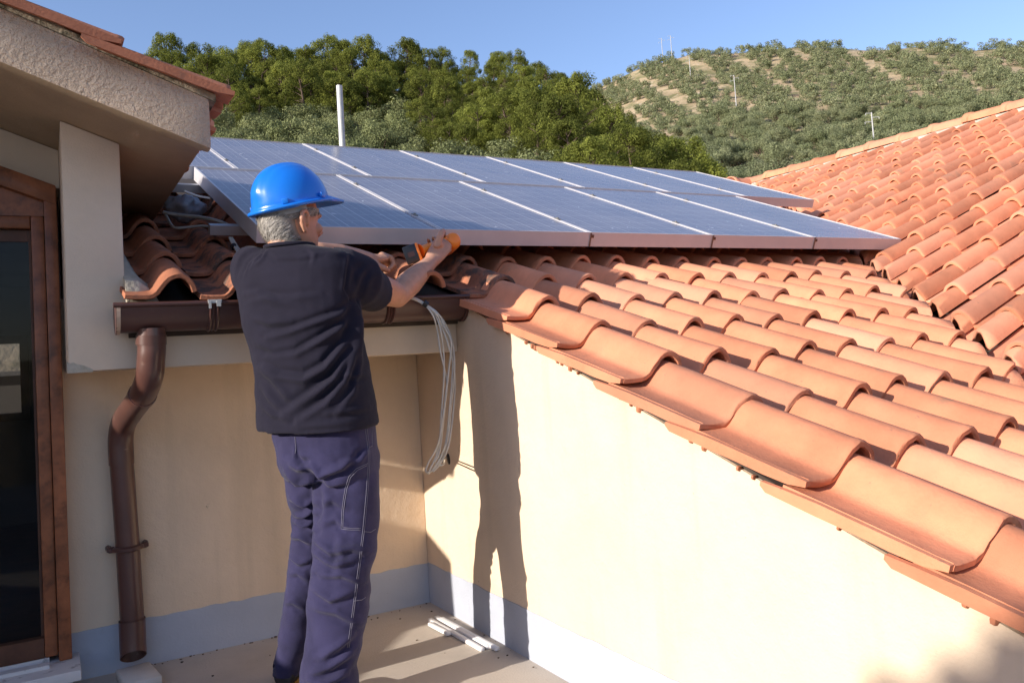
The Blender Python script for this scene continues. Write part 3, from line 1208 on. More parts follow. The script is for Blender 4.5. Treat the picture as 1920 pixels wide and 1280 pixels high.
# right roof
ex2, ey2, ez2 = Vector((0, -1, 0)), Vector((math.cos(TH2), 0, math.sin(TH2))), Vector((-math.sin(TH2), 0, math.cos(TH2)))
right = thing('tiled_roof', 'second terracotta roof on the right rising from the valley to a mortared ridge', 'roof', (7, 3.5, 2.3))
nt_r = 0
slope_len = lambda x: x / math.cos(TH2)
for c in range(0, 34):
    yc = 7.86 - MOD * c                       # left edge of the column (towards +Y)
    xv = valley_x(yc - .1)
    st = RX - .10
    for k in range(0, 26):
        xb = st - (k + 1) * EXP * math.cos(TH2)        # lower end of tile k counted from the ridge
        xt = xb + LEN * math.cos(TH2)
        if xt < xv - .35:
            break
        o = Vector((xb, yc, T2 * xb - .345))
        if not in_view(o + Vector((.1, -.1, 0)), 60, 620):
            continue
        cut = None
        if xb < valley_x(yc) + .22:
            cut = (Vector((valley_x(2) + .022, 2, 0)), -vn)
        if lay(right, random.choice(RTILES), o + ey2 * (.008 * math.sin(c * 1.9)), ex2, ey2, ez2, .9, cut, math.atan(.018 / EXP)):
            nt_r += 1
mb = MB()
z2 = lambda x: T2 * x - .345
dn2 = lambda x, y, d: Vector((x, y, z2(x))) - ez2 * d
P = [(valley_x(7.9), 7.9), (valley_x(-2.0), -2.0), (RX, -2.0), (RX, 7.9)]
mb.loft([[dn2(x, y, d) for x, y in P] for d in (.012, .1)])
P = [(RX, 8.2), (RX + 6, 8.2), (RX + 6, -2), (RX, -2)]
mb.loft([[Vector((x, y, RZ - T2 * (x - RX))) + Vector((0, 0, -d)) for x, y in P] for d in (.012, .12)])
put('roof_bed', mb.mesh('roof_bed'), M['deck'], right)
for i in range(40):
    y = 8.0 - i * .385
    if not in_view((RX, y, RZ), 130, 500):
        continue
    put('ridge_cap', CAP, None, right, frame_matrix((RX, y, RZ + .055 + .006 * math.sin(i * 1.7)), (-1, 0, 0), (0, -1, 0), (0, 0, 1)) @ Matrix.Rotation(random.gauss(0, .015), 4, 'Z'))
# mortar bed under the ridge caps
mb = MB()
rings = []
for i in range(120):
    y = 8.05 - i * .075
    w = .02 * noise.noise((i * .7, 0, 0))
    rings.append([(RX - .17 + w, y, z2(RX - .17) + .03), (RX - .125 + w * .5, y, z2(RX - .1) + .085 + w * .4), (RX, y, RZ + .09), (RX + .12, y, RZ + .02), (RX, y, RZ - .03)])
mb.loft(rings)
M['mossmortar'] = material('mossy_mortar', (.30, .25, .18), .95, .2, 14, bump=.008, bscale=50, stains=[((.07, .065, .035), 16, .48, .58, .9)])
M['ridgemortar'] = material('ridge_mortar', (.48, .42, .33), .95, .15, 10, bump=.008, bscale=40,
                            stains=[((.66, .64, .58), 5.5, .56, .62, .8), ((.30, .24, .14), 9, .52, .62, .75)])
put('mortar_bed', mb.mesh('mortar_bed', 60), M['ridgemortar'], right)
# mortar plugs in the cut roll ends along the valley
for i in range(26):
    yc = 7.86 - MOD * i - .165
    xx = valley_x(yc) + .07
    if not in_view((xx, yc, z2(xx)), 100):
        continue
    if random.random() < .45:
        continue
    mb = MB()
    mb.ellipsoid((xx + .02, yc, z2(xx) + .035), (Vector((.035, .02, 0)), Vector((-.02, .045, 0)), Vector((0, 0, .04))), 9, 6)
    put('mortar_plug', mb.mesh('mortar_plug', 60), M['mortar'], right)

# dormer tiles: columns fall towards +X
dorm = thing('tiled_roof', 'row of terracotta tiles along the edge of the dormer eave at upper left', 'roof', (.2, 2.9, 2.05))
THD = math.atan(.38)
ex3, ey3, ez3 = Vector((0, 1, 0)), Vector((-math.cos(THD), 0, math.sin(THD))), Vector((math.sin(THD), 0, math.cos(THD)))
for k in range(4):
    xb = .545 - k * EXP * math.cos(THD)
    for c in range(9):
        y = 2.715 + MOD * c
        o = Vector((xb, y, soff(xb) + .165 + .012))
        lay(dorm, (random.choice(DRAKES) if c == 0 else random.choice(TILES)), o, ex3, ey3, ez3, .8)
mb = MB()
mb.loft([[(x, 2.722, soff(x) + .1655), (x, 2.722, soff(x) + .188 + .006 * noise.noise((x * 14, 3, 0))), (x, 2.9, soff(x) + .188), (x, 2.9, soff(x) + .1655)] for x in np.linspace(.50, -.64, 40)])
put('mortar_bed', mb.mesh('mortar_bed', 60), M['mossmortar'], dorm)
print('TILES', nt_main, nt_r)
# ------------------------------------------------------------------ solar panels
PT, PY, PR = .3762, .0067, -.0009
pex = Vector((math.cos(PY), math.sin(PY), PR)).normalized()
pey = Vector((-math.sin(PY) * math.cos(PT), math.cos(PY) * math.cos(PT), math.sin(PT)))
pey = (pey - pex * pex.dot(pey)).normalized()
pez = pex.cross(pey)
PO = Vector((.7063, 3.162, 1.6334))
PW, PL, PG, POFF, PW2 = .7726, 1.4283, .024, .2254, .7542
FR = .068

glass = bpy.data.materials.new('solar_cells'); glass.use_nodes = True
nt = glass.node_tree; N, L = nt.nodes, nt.links
b = N['Principled BSDF']
tc = N.new('ShaderNodeTexCoord')
sep = N.new('ShaderNodeSeparateXYZ'); L.new(tc.outputs['Object'], sep.inputs[0])


def mnode(op, a, bb=None, c=None):
    m = N.new('ShaderNodeMath'); m.operation = op
    for i, x in enumerate((a, bb, c)):
        if x is None:
            continue
        if isinstance(x, (int, float)):
            m.inputs[i].default_value = x
        else:
            L.new(x, m.inputs[i])
    return m.outputs[0]


def linemask(coord, pitch, offset, half):
    f = mnode('FRACT', mnode('MULTIPLY', mnode('ADD', coord, offset), 1 / pitch))
    dd = mnode('ABSOLUTE', mnode('SUBTRACT', f, .5))
    return mnode('LESS_THAN', dd, half / pitch)


cx, cy_ = .1200, .1410
gap = mnode('MAXIMUM', linemask(sep.outputs[0], cx, cx / 2 - .0165, .0022), linemask(sep.outputs[1], cy_, cy_ / 2 - .012, .0016))
bus = mnode('MAXIMUM', linemask(sep.outputs[0], cx, cx / 2 - .0165 - .043, .0011), linemask(sep.outputs[0], cx, cx / 2 - .0165 - .086, .0011))
no = N.new('ShaderNodeTexNoise'); no.inputs['Scale'].default_value = 2.5; no.inputs['Detail'].default_value = 5
geo = N.new('ShaderNodeNewGeometry'); L.new(geo.outputs['Position'], no.inputs['Vector'])
vor = N.new('ShaderNodeTexVoronoi'); vor.inputs['Scale'].default_value = 55; L.new(geo.outputs['Position'], vor.inputs['Vector'])
def mixc(f, a, c):
    x = N.new('ShaderNodeMix'); x.data_type = 'RGBA'
    for s, val in ((0, f), (6, a), (7, c)):
        if isinstance(val, (int, float)): x.inputs[s].default_value = val
        elif isinstance(val, tuple): x.inputs[s].default_value = (*val, 1)
        else: L.new(val, x.inputs[s])
    return x.outputs[2]
mp = N.new('ShaderNodeMapRange'); mp.inputs['From Min'].default_value = .3; mp.inputs['From Max'].default_value = .75; L.new(no.outputs['Fac'], mp.inputs['Value'])
cells = mixc(vor.outputs['Color'], (.145, .142, .182), (.178, .174, .203))
dust = mixc(mnode('MULTIPLY', mp.outputs['Result'], .30), cells, (.42, .385, .365))
c1 = mixc(mnode('MULTIPLY', bus, .55), dust, (.50, .49, .49))
c2 = mixc(mnode('MULTIPLY', gap, .70), c1, (.52, .51, .51))
no2 = N.new('ShaderNodeTexNoise'); no2.inputs['Scale'].default_value = 26; no2.inputs['Detail'].default_value = 2; L.new(geo.outputs['Position'], no2.inputs['Vector'])
spot = mnode('GREATER_THAN', no2.outputs['Fac'], .735)
c3 = mixc(mnode('MULTIPLY', spot, .8), c2, (.7, .69, .66))
L.new(c3, b.inputs['Base Color'])
b.inputs['Roughness'].default_value = .22
b.inputs['Specular IOR Level'].default_value = .22
M['cells'] = glass


def panel_meshes(w):
    mb = MB()
    lip, gapw = .008, .003
    x0, x1, y0, y1 = gapw, w - gapw, 0, PL
    for (a, c, e, f_) in ((x0, x1, y0, y0 + lip), (x0, x1, y1 - lip, y1), (x0, x0 + lip, y0 + lip, y1 - lip), (x1 - lip, x1, y0 + lip, y1 - lip)):
        mb.boxr(a, c, e, f_, -FR, 0)
    fr = mb.mesh('panel_frame'); fr.materials.append(M['alu'])
    mb = MB(); mb.boxr(x0 + lip - .001, x1 - lip + .001, y0 + lip - .001, y1 - lip + .001, -.010, -.004)
    gl = mb.mesh('panel_glass'); gl.materials.append(M['cells'])
    mb = MB(); mb.boxr(x0 + lip, x1 - lip, y0 + lip, y1 - lip, -.018, -.0105)
    bk = mb.mesh('backsheet'); bk.materials.append(M['alu_dull'])
    return fr, gl, bk


PM1, PM2 = panel_meshes(PW), panel_meshes(PW2)
mb = MB()
mb.box((0, 0, .002), (.022, .042, .004)); mb.box((0, 0, .0065), (.010, .010, .005))
M['clampmetal'] = material('dull_clamp_metal', (.22, .21, .19), .6, .1, 30)
CLAMP = mb.mesh('clamp'); bevel_mesh(CLAMP, .0015, 1); CLAMP.materials.append(M['clampmetal'])
pm_rot = frame_matrix((0, 0, 0), pex, pey, pez)


def solar(i, meshes, x, y, w, label, last):
    loc = PO + pex * x + pey * y
    o = thing('solar_panel', label, 'solar panel', loc, 'solar panels on the main roof')
    o.rotation_euler = pm_rot.to_euler()
    for nm, me in zip(('panel_frame', 'panel_glass', 'backsheet'), meshes):
        c = bpy.data.objects.new(nm, me); COL.objects.link(c); c.parent = o
    if not last:
        for yy in (.30, PL - .32):
            c = bpy.data.objects.new('clamp', CLAMP); COL.objects.link(c); c.parent = o
            c.location = (w, yy, 0)
    return o


L1 = ['front row solar panel at the left end, half shaded, behind the blue helmet',
      'solar panel right of the drill, second in the front row from the dormer',
      'middle solar panel of the front row above the sunlit tiles',
      'fourth solar panel of the front row counted from the dormer',
      'solar panel at the right end of the front row, with its corner over the valley']
for i in range(5):
    solar(i, PM1, PW * i, 0, PW, L1[i], i == 4)
L2 = ['solar panel at the left end of the upper row, mostly hidden by the dormer eave',
      'solar panel of the upper row directly above the blue helmet, touching the dormer eave',
      'solar panel of the upper row in front of the grey vent pipe',
      'solar panel of the upper row next right of the one before the vent pipe',
      'solar panel of the upper row, third from its right end',
      'solar panel of the upper row, second from its right end',
      'solar panel at the right end of the upper row, nearest the valley']
for j in range(7):
    solar(j, PM2, POFF + PW2 * (j - 1), PL + PG, PW2, L2[j], j == 6)

# joint plates on the front edge of the first row
for i in range(1, 5):
    c = PO + pex * (PW * i) - pey * .0035 - pez * .034
    mb = MB()
    rot = pm_rot.to_3x3()
    mb.box(c, (.006, .004, .068), rot)
    mb.box(c + pex * .008 + pez * .016, (.016, .006, .014), rot)
    tag(put('joint_clip', mb.mesh('joint_clip'), M['brown']), ['small dark clip between the first and second front row panels', 'small dark clip between the second and third front row panels',
        'small dark clip between the third and fourth front row panels', 'small dark clip between the fourth and last front row panels'][i - 1], 'clip', 'clips on the front panel edge')
# rails under the panels
for k, (yy, x0, lab) in enumerate(((.33, -.11, 'lower grey aluminium rail poking out left of the front panels'), (1.30, -.20, 'upper dull aluminium rail left of the front panels, under the dormer eave'))):
    c0 = PO + pey * yy - pez * (FR + .022)
    mb = MB()
    rot = pm_rot.to_3x3()
    mb.box(c0 + pex * ((x0 + 3.9) / 2), (3.9 - x0, .04, .04), rot)
    me = mb.mesh('mounting_rail')
    tag(put('mounting_rail', me, M['alu_dull']), lab, 'rail', 'mounting rails under the panels')

# vent pipe behind the panels
pb = at(640.5, 300, 7.4); ptp = at(636, 161, 7.4)
mb = MB()
axis = (ptp - Vector((pb.x, pb.y, ptp.z)))
mb.tube([Vector((ptp.x, ptp.y, roof_z(7.4) - .1)), ptp], [.029, .029], 14)
tag(put('vent_pipe', mb.mesh('vent_pipe', 40), M['zinc']), 'grey metal vent pipe standing up behind the solar panels', 'pipe')

# ------------------------------------------------------------------ gutter
GY, GZ, GR = 2.998, 1.327, .066
gx0, gx1 = .205, XW - .004
gt = thing('gutter', 'brown metal half round gutter along the beam behind the man', 'gutter', (.8, GY, 1.26))


def gutter_ring(x, R, grow=0.0, z=GZ):
    pts = []
    for a in np.linspace(math.pi, 2 * math.pi, 15):
        pts.append((x, GY + (R + grow) * math.cos(a), z + (R * 1.34 + grow) * math.sin(a)))
    for a in np.linspace(2 * math.pi, math.pi, 15):
        pts.append((x, GY + (R - .003) * math.cos(a), z + (R * 1.34 - .003) * math.sin(a)))
    return pts


mb = MB()
mb.loft([gutter_ring(x, GR) for x in np.linspace(gx0, gx1, 10)])
put('trough', mb.mesh('trough', 40), M['brown'], gt)
mb = MB(); mb.tube([(gx0 - .012, GY - GR - .003, GZ), (gx1, GY - GR - .003, GZ)], .0085, 8)
put('rolled_rim', mb.mesh('rolled_rim', 50), M['brown'], gt)


def half_disc(x0, x1, R):
    rings = []
    for x in (x0, x1):
        rings.append([(x, GY + R * math.cos(a), GZ + R * 1.34 * math.sin(a)) for a in np.linspace(math.pi, 2 * math.pi, 15)])
    mb = MB(); mb.loft(rings); return mb.mesh('end_cap', 40)


put('end_cap', half_disc(gx0 - .004, gx0 - .0005, GR + .004), M['brown'], gt)
mb = MB()
rings = [[(gx0 - .003 + dx, GY + (GR + .005) * math.cos(a), GZ + (GR * 1.34 + .005) * math.sin(a)) for a in np.linspace(math.pi * 1.0, math.pi * 1.52, 9)] for dx in (0, .012)]
mb.loft(rings, False, False)
put('worn_rim', mb.mesh('worn_rim'), material('bare_worn_metal', (.50, .36, .26), .6, .15, 30), gt)
put('end_cap', half_disc(gx1 - .012, gx1, GR + .006), M['brown'], gt)
for px_ in (402, 736):
    xx = at(px_, 590, GY - GR).x
    mb = MB()
    for dx, gr in ((-.012, .004), (.012, .004), (0, .002)):
        rings = [gutter_ring(xx + dx + s * .005, GR, gr + (.003 if s == 0 else 0)) for s in (-1, 0, 1)]
        mb.loft(rings)
    put('joint_band', mb.mesh('joint_band', 40), M['brown'], gt)
xx = at(402, 570, GY - GR).x
mb = MB(); mb.box((xx, GY - GR - .002, GZ + .004), (.044, .024, .012)); mb.box((xx - .016, GY - GR - .014, GZ - .008), (.008, .004, .024)); mb.box((xx + .012, GY - GR - .014, GZ - .004), (.014, .004, .02)); mb.box((xx, GY, GZ + .008), (.02, .12, .003))
put('gutter_clip', mb.mesh('gutter_clip'), M['zinc'], gt)

# ------------------------------------------------------------------ drainpipe
dp = thing('drainpipe', 'brown metal drainpipe with an S bend below the left end of the gutter', 'drainpipe', (.25, 3.44, 0))
top = at(284, 632, 2.99)
pts = [Vector((top.x, 2.99, 1.25)), Vector((top.x, 2.99, 1.19)), at(283.5, 672, 2.995), at(280, 706, 3.02), at(268, 738, 3.13), at(250, 764, 3.28), at(233, 790, 3.41), at(226.5, 820, 3.45), at(228, 870, 3.452)]
path = catmull(pts, 6)
mb = MB(); mb.tube(path, .0445, 20)
put('elbow', mb.mesh('elbow', 50), M['copper'], dp)
mb = MB(); mb.tube([at(228, 866, 3.452), at(240, 1030, 3.452), at(248.5, 1172, 3.452)], .042, 20)
put('pipe_shaft', mb.mesh('pipe_shaft', 50), M['copper'], dp)
mb = MB(); mb.tube([at(283.7, 628, 2.99), at(283.6, 646, 2.992)], .048, 20)
a_, b_ = path[24], path[26]
put('collar', mb.mesh('collar', 50), M['copper'], dp)
mb = MB(); mb.tube([a_, a_.lerp(b_, .6)], .0475, 20)
put('collar', mb.mesh('collar', 50), M['copper'], dp)
# shoe: open slanted mouth facing the room
mb = MB()
n = 22
rings = []
p_top, p_bot = at(247.5, 1160, 3.448), at(250.5, 1236, 3.44)
for (f_, cut, R) in ((0, 0, .046), (.5, 0, .046), (1, 1, .046), (1, 1, .043), (.5, 0, .043), (0, 0, .043)):
    c = p_top.lerp(p_bot, f_)
    rings.append([Vector((c.x + R * math.cos(a), c.y + R * math.sin(a), c.z + (.032 * -math.sin(a) if cut else 0) + (.012 if cut else 0))) for a in np.linspace(0, 2 * math.pi, n, endpoint=False)])
mb.loft(rings, False)
put('shoe', mb.mesh('shoe', 50), M['copper'], dp)
# bracket
c = at(240, 1026, 3.452)
mb = MB()
mb.tube([Vector((c.x + .047 * math.cos(a), c.y + .047 * math.sin(a), c.z)) for a in np.linspace(math.pi, 2 * math.pi, 12)], [.010] * 12, 6)
for sx in (-1, 1):
    mb.tube([(c.x + sx * .046, c.y - .0, c.z), (c.x + sx * .062, c.y + .0, c.z), (c.x + sx * .064, YB, c.z)], .011, 6)
put('bracket', mb.mesh('bracket', 50), M['brown'], dp)
# stone block under the mouth
bb = at_z(256, 1268, .0)
mb = MB(); mb.box((bb.x + .002, bb.y - .07, .018), (.115, .19, .036), Matrix.Rotation(.12, 3, 'Z'))
me = mb.mesh('splash_block'); bevel_mesh(me, .003, 1)
tag(put('splash_block', me, M['block']), 'pale stone block on the floor below the drainpipe mouth', 'block')

# ------------------------------------------------------------------ cables
def cable_obj(name, paths, r, mat, parent=None):
    mb = MB()
    for p in paths:
        mb.tube(catmull(p, 6), r, 6)
    return put(name, mb.mesh(name, 60), mat, parent)


cb = thing('cable_bundle', 'bundle of pale grey cables hanging in loops from the gutter by the wall corner', 'cables', at(850, 700, 2.9))
YC = 2.905
g = random.Random(4)
# strands: (dx at several heights, end)
spine = [(738, 556, 3.02), (764, 556, 2.93), (782, 561, 2.905), (798, 571, 2.895)]
fans = [
    [(812, 592), (820, 620), (826, 660), (838, 720), (832, 770), (822, 830), (803, 868), (799, 884), (812, 880), (828, 862)],
    [(815, 590), (826, 618), (832, 665), (832, 715), (828, 770), (822, 840), (806, 880), (804, 887), (820, 868), (832, 846)],
    [(818, 588), (832, 612), (846, 640), (842, 690), (836, 740), (830, 800), (824, 846), (815, 866)],
    [(820, 587), (838, 613), (850, 650), (852, 700), (846, 760), (840, 820), (828, 860), (810, 882), (800, 886)],
    [(821, 588), (836, 618), (848, 655), (848, 705), (843, 765), (838, 815), (833, 840), (824, 856), (818, 848), (823, 826)],
    [(819, 590), (828, 612), (841, 648), (853, 705), (850, 770), (841, 835), (826, 868), (812, 884)],
]
for k, fan in enumerate(fans):
    p = [at(x + (k - 2.5) * .8, y + (k % 2) * 2.2, Y) for x, y, Y in spine]
    for i, (x, y) in enumerate(fan):
        p.append(at(x, y, YC - .01 + .012 * ((k * 7 + i * 3) % 5 - 2) / 2))
    cable_obj('cable', [p], .0032 if k != 2 else .0038, M['cable'], cb)
hole = at_x(841, 858, XW)
p = [at(816, 868, YC), at(822, 872, YC), at(832, 870, 2.93), hole + Vector((-.012, .0, .0)), hole + Vector((.03, 0, 0))]
cable_obj('cable', [p], .0032, M['cable'], cb)
p = [at(824, 846, YC), at(819, 858, YC), at(830, 862, 2.93), hole + Vector((-.02, .0, .012)), hole + Vector((.03, 0, .008))]
cable_obj('cable', [p], .0030, M['cable'], cb)
mb = MB(); mb.tube([at(794, 567, 2.896), at(801, 572, 2.894)], .0135, 10)
put('cable_tie', mb.mesh('cable_tie', 50), M['black'], cb)
# hole in the side wall, dark socket with chipped edge
mb = MB()
mb.ellipsoid(hole + Vector((.0, 0, -.004)), (Vector((.004, 0, 0)), Vector((0, .016, 0)), Vector((0, .004, .026))), 10, 6)
tag(put('wall_hole', mb.mesh('wall_hole', 60), M['black']), 'dark hole in the side wall where the loose cables go in', 'hole')

# cables on the tiles at the left
lc = thing('roof_cable', 'dull cables lying over the old tiles between dormer and panels', 'cables', at(380, 410, 3.6))
cable_obj('cable', [[at(306, 398, 3.72), at(330, 403, 3.7), at(372, 407, 3.66), at(410, 415, 3.6), at(440, 428, 3.55)]], .0075, M['cable_dk'], lc)
cable_obj('cable', [[at(311, 404, 3.70), at(326, 426, 3.6), at(352, 426, 3.58), at(385, 424, 3.56), at(416, 432, 3.52)]], .0055, M['cable_dk'], lc)
cable_obj('cable', [[at(344, 358, 4.4), at(372, 368, 4.3), at(396, 372, 4.2)]], .006, M['cable'], lc)
wc = thing('white_cable', 'short white cable pair running from the rail down behind the man', 'cables', at(440, 465, 3.3))
cable_obj('cable', [[at(431, 446, 3.45), at(438, 459, 3.4), at(449, 478, 3.32), at(458, 496, 3.26)]], .006, M['cable'], wc)
cable_obj('cable', [[at(435, 446, 3.45), at(442, 458, 3.4), at(453, 476, 3.32), at(462, 494, 3.26)]], .005, M['cable'], wc)
mb = MB(); mb.tube([at(437, 460, 3.395), at(440, 465, 3.385)], .013, 8)
put('cable_tie', mb.mesh('cable_tie', 50), M['black'], wc)
# crumpled plastic bag on the tiles under the dormer eave
mb = MB()
bc = at(345, 390, 3.95)
mb.ellipsoid(bc, (pex * .085, pey * .07, pez * .055), 40, 28)
vs = []
for v in mb.v:
    q = Vector(v)
    d = (q - bc).normalized()
    vs.append(q + d * (.026 * noise.noise(q * 22) + .016 * abs(noise.noise(q * 45))))
mb.v = vs
tag(put('plastic_bag', mb.mesh('plastic_bag', 180), material('grey_film', (.20, .20, .23), .35, .25, 30, spec=.6)), 'crumpled grey plastic bag on the tiles under the dormer eave', 'bag')

# ------------------------------------------------------------------ white strips on the floor
strips = [((806, 1161), (905, 1217), 'white plastic strip nearest the man on the floor, longest of the four'), ((818, 1157), (917, 1213), 'second white plastic strip on the floor, between two others'),
          ((828, 1160), (933, 1217), 'white plastic strip nearest the side wall, its end sticking out to the right'), ((806, 1170), (842, 1189), 'short white plastic strip on the floor beside the long ones')]
for i, (a, c, lab) in enumerate(strips):
    p, q = at_z(*a, .008), at_z(*c, .008)
    d = (q - p)
    mb = MB()
    mb.box((p + q) / 2 + Vector((0, 0, .001 * i)), (d.length, .020, .014), Matrix.Rotation(math.atan2(d.y, d.x), 3, 'Z'))
    me = mb.mesh('plastic_strip'); bevel_mesh(me, .002, 1)
    tag(put('plastic_strip', me, M['white']), lab, 'strip', 'white plastic strips on the floor')
# grit along the foot of the walls
mb = MB()
g = random.Random(9)
for i in range(90):
    if i < 45:
        x, y = g.uniform(.2, XW - .02), YB - abs(g.gauss(0, .02)) - .006
    elif i < 60:
        x, y = XW - abs(g.gauss(0, .03)) - .008, g.uniform(2.3, 3.4)
    else:
        x, y = g.uniform(.1, 1.4), g.uniform(2.3, 3.45)
    r = g.uniform(.0012, .0038) * (1.6 if g.random() < .1 else 1)
    mb.ellipsoid((x, y, r * .5), (Vector((r * 1.4, 0, 0)), Vector((0, r, 0)), Vector((0, 0, r * .7))), 5, 4)
tag(put('floor_grit', mb.mesh('floor_grit'), material('dirt', (.12, .09, .06), .95, .3, 30)), 'dark grit and crumbs along the foot of the walls', 'grit', kind='stuff')
# ------------------------------------------------------------------ the man
MAZ = math.atan2(.75, 2.72)
vr = Vector((math.cos(MAZ), -math.sin(MAZ), 0))      # to the right as seen from the camera
va = Vector((math.sin(MAZ), math.cos(MAZ), 0))       # away from the camera
UP = Vector((0, 0, 1))


def facing(phi):
    phi = math.radians(phi)
    return va * math.cos(phi) + vr * math.sin(phi), vr * math.cos(phi) - va * math.sin(phi)


def remesh(mb, voxel, smooth_it=4, fac=.5):
    me = mb.mesh('tmp')
    o = bpy.data.objects.new('tmp', me)
    COL.objects.link(o)
    md = o.modifiers.new('r', 'REMESH')
    md.mode = 'VOXEL'
    md.voxel_size = voxel
    if smooth_it:
        sm = o.modifiers.new('s', 'SMOOTH')
        sm.factor = fac
        sm.iterations = smooth_it
    bpy.context.view_layer.update()
    dg = bpy.context.evaluated_depsgraph_get()
    out = bpy.data.meshes.new_from_object(o.evaluated_get(dg))
    bpy.data.objects.remove(o)
    bpy.data.meshes.remove(me)
    return out


def get_co(me):
    a = np.empty(len(me.vertices) * 3)
    me.vertices.foreach_get('co', a)
    n = np.empty(len(me.vertices) * 3)
    me.vertices.foreach_get('normal', n)
    return a.reshape(-1, 3), n.reshape(-1, 3)


def set_co(me, a):
    me.vertices.foreach_set('co', a.ravel())
    me.update()


def ring_lr(y, L, R, Y, b, phi, ex=2.3, n=28, tilt=0.0):
    """horizontal ring whose outline spans two measured points; b = half depth"""
    p, q = at(L, y, Y), at(R, y, Y)
    c = (p + q) / 2
    hw = (q - p).length / 2
    fd, lat = facing(phi)
    ph = math.radians(phi)
    a = math.sqrt(max(.0004, hw * hw - (b * math.sin(ph)) ** 2)) / math.cos(ph)
    out = []
    for j in range(n):
        t = 2 * math.pi * j / n
        cs, sn = math.cos(t), math.sin(t)
        k = (abs(cs) ** ex + abs(sn) ** ex) ** (-1 / ex)
        q_ = c + lat * (a * k * cs) + fd * (b * k * sn)
        out.append(Vector((q_.x, q_.y, c.z - tilt * (1 if True else 0) * (q_ - c).dot(-va) / .15)))
    return out


def scale_ring(r, s, dz=0):
    c = sum(r, Vector()) / len(r)
    return [c + (p - c) * s + Vector((0, 0, dz)) for p in r]


def oriented(c, axis, ra, rb, ref, n=22):
    axis = axis.normalized()
    u = (ref - axis * ref.dot(axis)).normalized()
    w = axis.cross(u)
    return [c + u * (ra * math.cos(2 * math.pi * j / n)) + w * (rb * math.sin(2 * math.pi * j / n)) for j in range(n)]


def fold_disp(co, nrm, folds, Yref):
    """cloth folds: each a polyline with width (m) and height (m); ridge with a valley along its lower side"""
    ref = np.array([tuple(vr), tuple(UP)])
    q = co @ ref.T
    out = np.zeros(len(co))
    face = np.clip(-(nrm @ np.array(tuple(va))) * 1.6 + .25, 0, 1)
    for pl, w, h in folds:
        P = np.array([[at(x, y, Yref).dot(vr), at(x, y, Yref).z] for x, y in pl])
        best = np.full(len(co), 1e9)
        sgn = np.zeros(len(co))
        tpar = np.zeros(len(co))
        seg = np.linalg.norm(np.diff(P, axis=0), axis=1)
        tot = seg.sum()
        acc = 0
        for i in range(len(P) - 1):
            d = P[i + 1] - P[i]
            l = seg[i]
            t = np.clip(((q - P[i]) @ d) / (l * l), 0, 1)
            r = q - (P[i] + t[:, None] * d)
            dist = np.linalg.norm(r, axis=1)
            m = dist < best
            best[m] = dist[m]
            s = (d[0] * r[:, 1] - d[1] * r[:, 0])
            sgn[m] = np.sign(s[m])
            tpar[m] = (acc + t[m] * l) / tot
            acc += l
        sd = best * sgn
        fade = np.sin(np.clip(tpar, .02, .98) * math.pi) ** .5
        out += h * fade * (np.exp(-(sd / w) ** 2) - .75 * np.exp(-((sd + w * 1.5) / (w * .9)) ** 2))
    return out * face


man = None
# --- head frame
fh, lh = facing(55)
HC = at(546, 414, 2.735)


def H(f, s, z):
    return HC + fh * f + lh * s + UP * z


head_levels = [(.116, -.03, .03, .03), (.102, -.075, .058, .056), (.072, -.097, .083, .070), (.03, -.102, .094, .0765), (0, -.099, .090, .0765),
               (-.02, -.094, .089, .0750), (-.04, -.082, .090, .0725), (-.06, -.066, .089, .069), (-.082, -.046, .088, .062), (-.102, -.018, .083, .052), (-.118, .015, .072, .034)]


def head_ring(z, b, f, w, grow=0, n=30):
    c, hf = (b + f) / 2, (f - b) / 2
    out = []
    for j in range(n):
        t = 2 * math.pi * j / n
        cs, sn = math.cos(t), math.sin(t)
        e = 2.25
        k = (abs(cs) ** e + abs(sn) ** e) ** (-1 / e)
        ww = w * (1 - .10 * max(0, cs) ** 2)
        out.append(H(c + (hf + grow) * k * cs, (ww + grow) * k * sn, z))
    return out


bd = MB()
bd.loft([head_ring(*l) for l in head_levels])
# nose, brow, lips, chin, cheek
bd.tube([H(.080, 0, .012), H(.098, 0, -.012), H(.112, 0, -.034), H(.100, 0, -.043)], [.010, .011, .014, .010], 10, round_ends=True)
bd.ellipsoid(H(.098, .011, -.040), (fh * .012, lh * .009, UP * .008), 8, 6)
bd.ellipsoid(H(.098, -.011, -.040), (fh * .012, lh * .009, UP * .008), 8, 6)
for s in (-1, 1):
    bd.ellipsoid(H(.080, s * .032, .017), (fh * .016, lh * .024, UP * .009), 10, 6)
    bd.ellipsoid(H(.066, s * .045, -.028), (fh * .024, lh * .020, UP * .020), 10, 8)
    # ear: rim, lobe and bowl
    e0 = lambda f, z, o=0: H(-.006 + f, s * (.079 + o), -.014 + z)
    bd.tube([e0(.014, -.008, .001), e0(.012, .022, .007), e0(-.004, .033, .016), e0(-.021, .026, .023), e0(-.024, .004, .024), e0(-.015, -.016, .016), e0(-.001, -.031, .006)], [.0065, .008, .0082, .0085, .008, .0072, .009], 8, round_ends=True)
    bd.ellipsoid(e0(-.006, .002, .001), (fh * .017 - lh * (.005 * s), UP * .026, lh * .006), 12, 8)
bd.ellipsoid(H(.086, 0, -.066), (fh * .012, lh * .024, UP * .007), 10, 6)
bd.ellipsoid(H(.083, 0, -.078), (fh * .012, lh * .020, UP * .007), 10, 6)
bd.ellipsoid(H(.076, 0, -.108), (fh * .018, lh * .022, UP * .016), 10, 6)
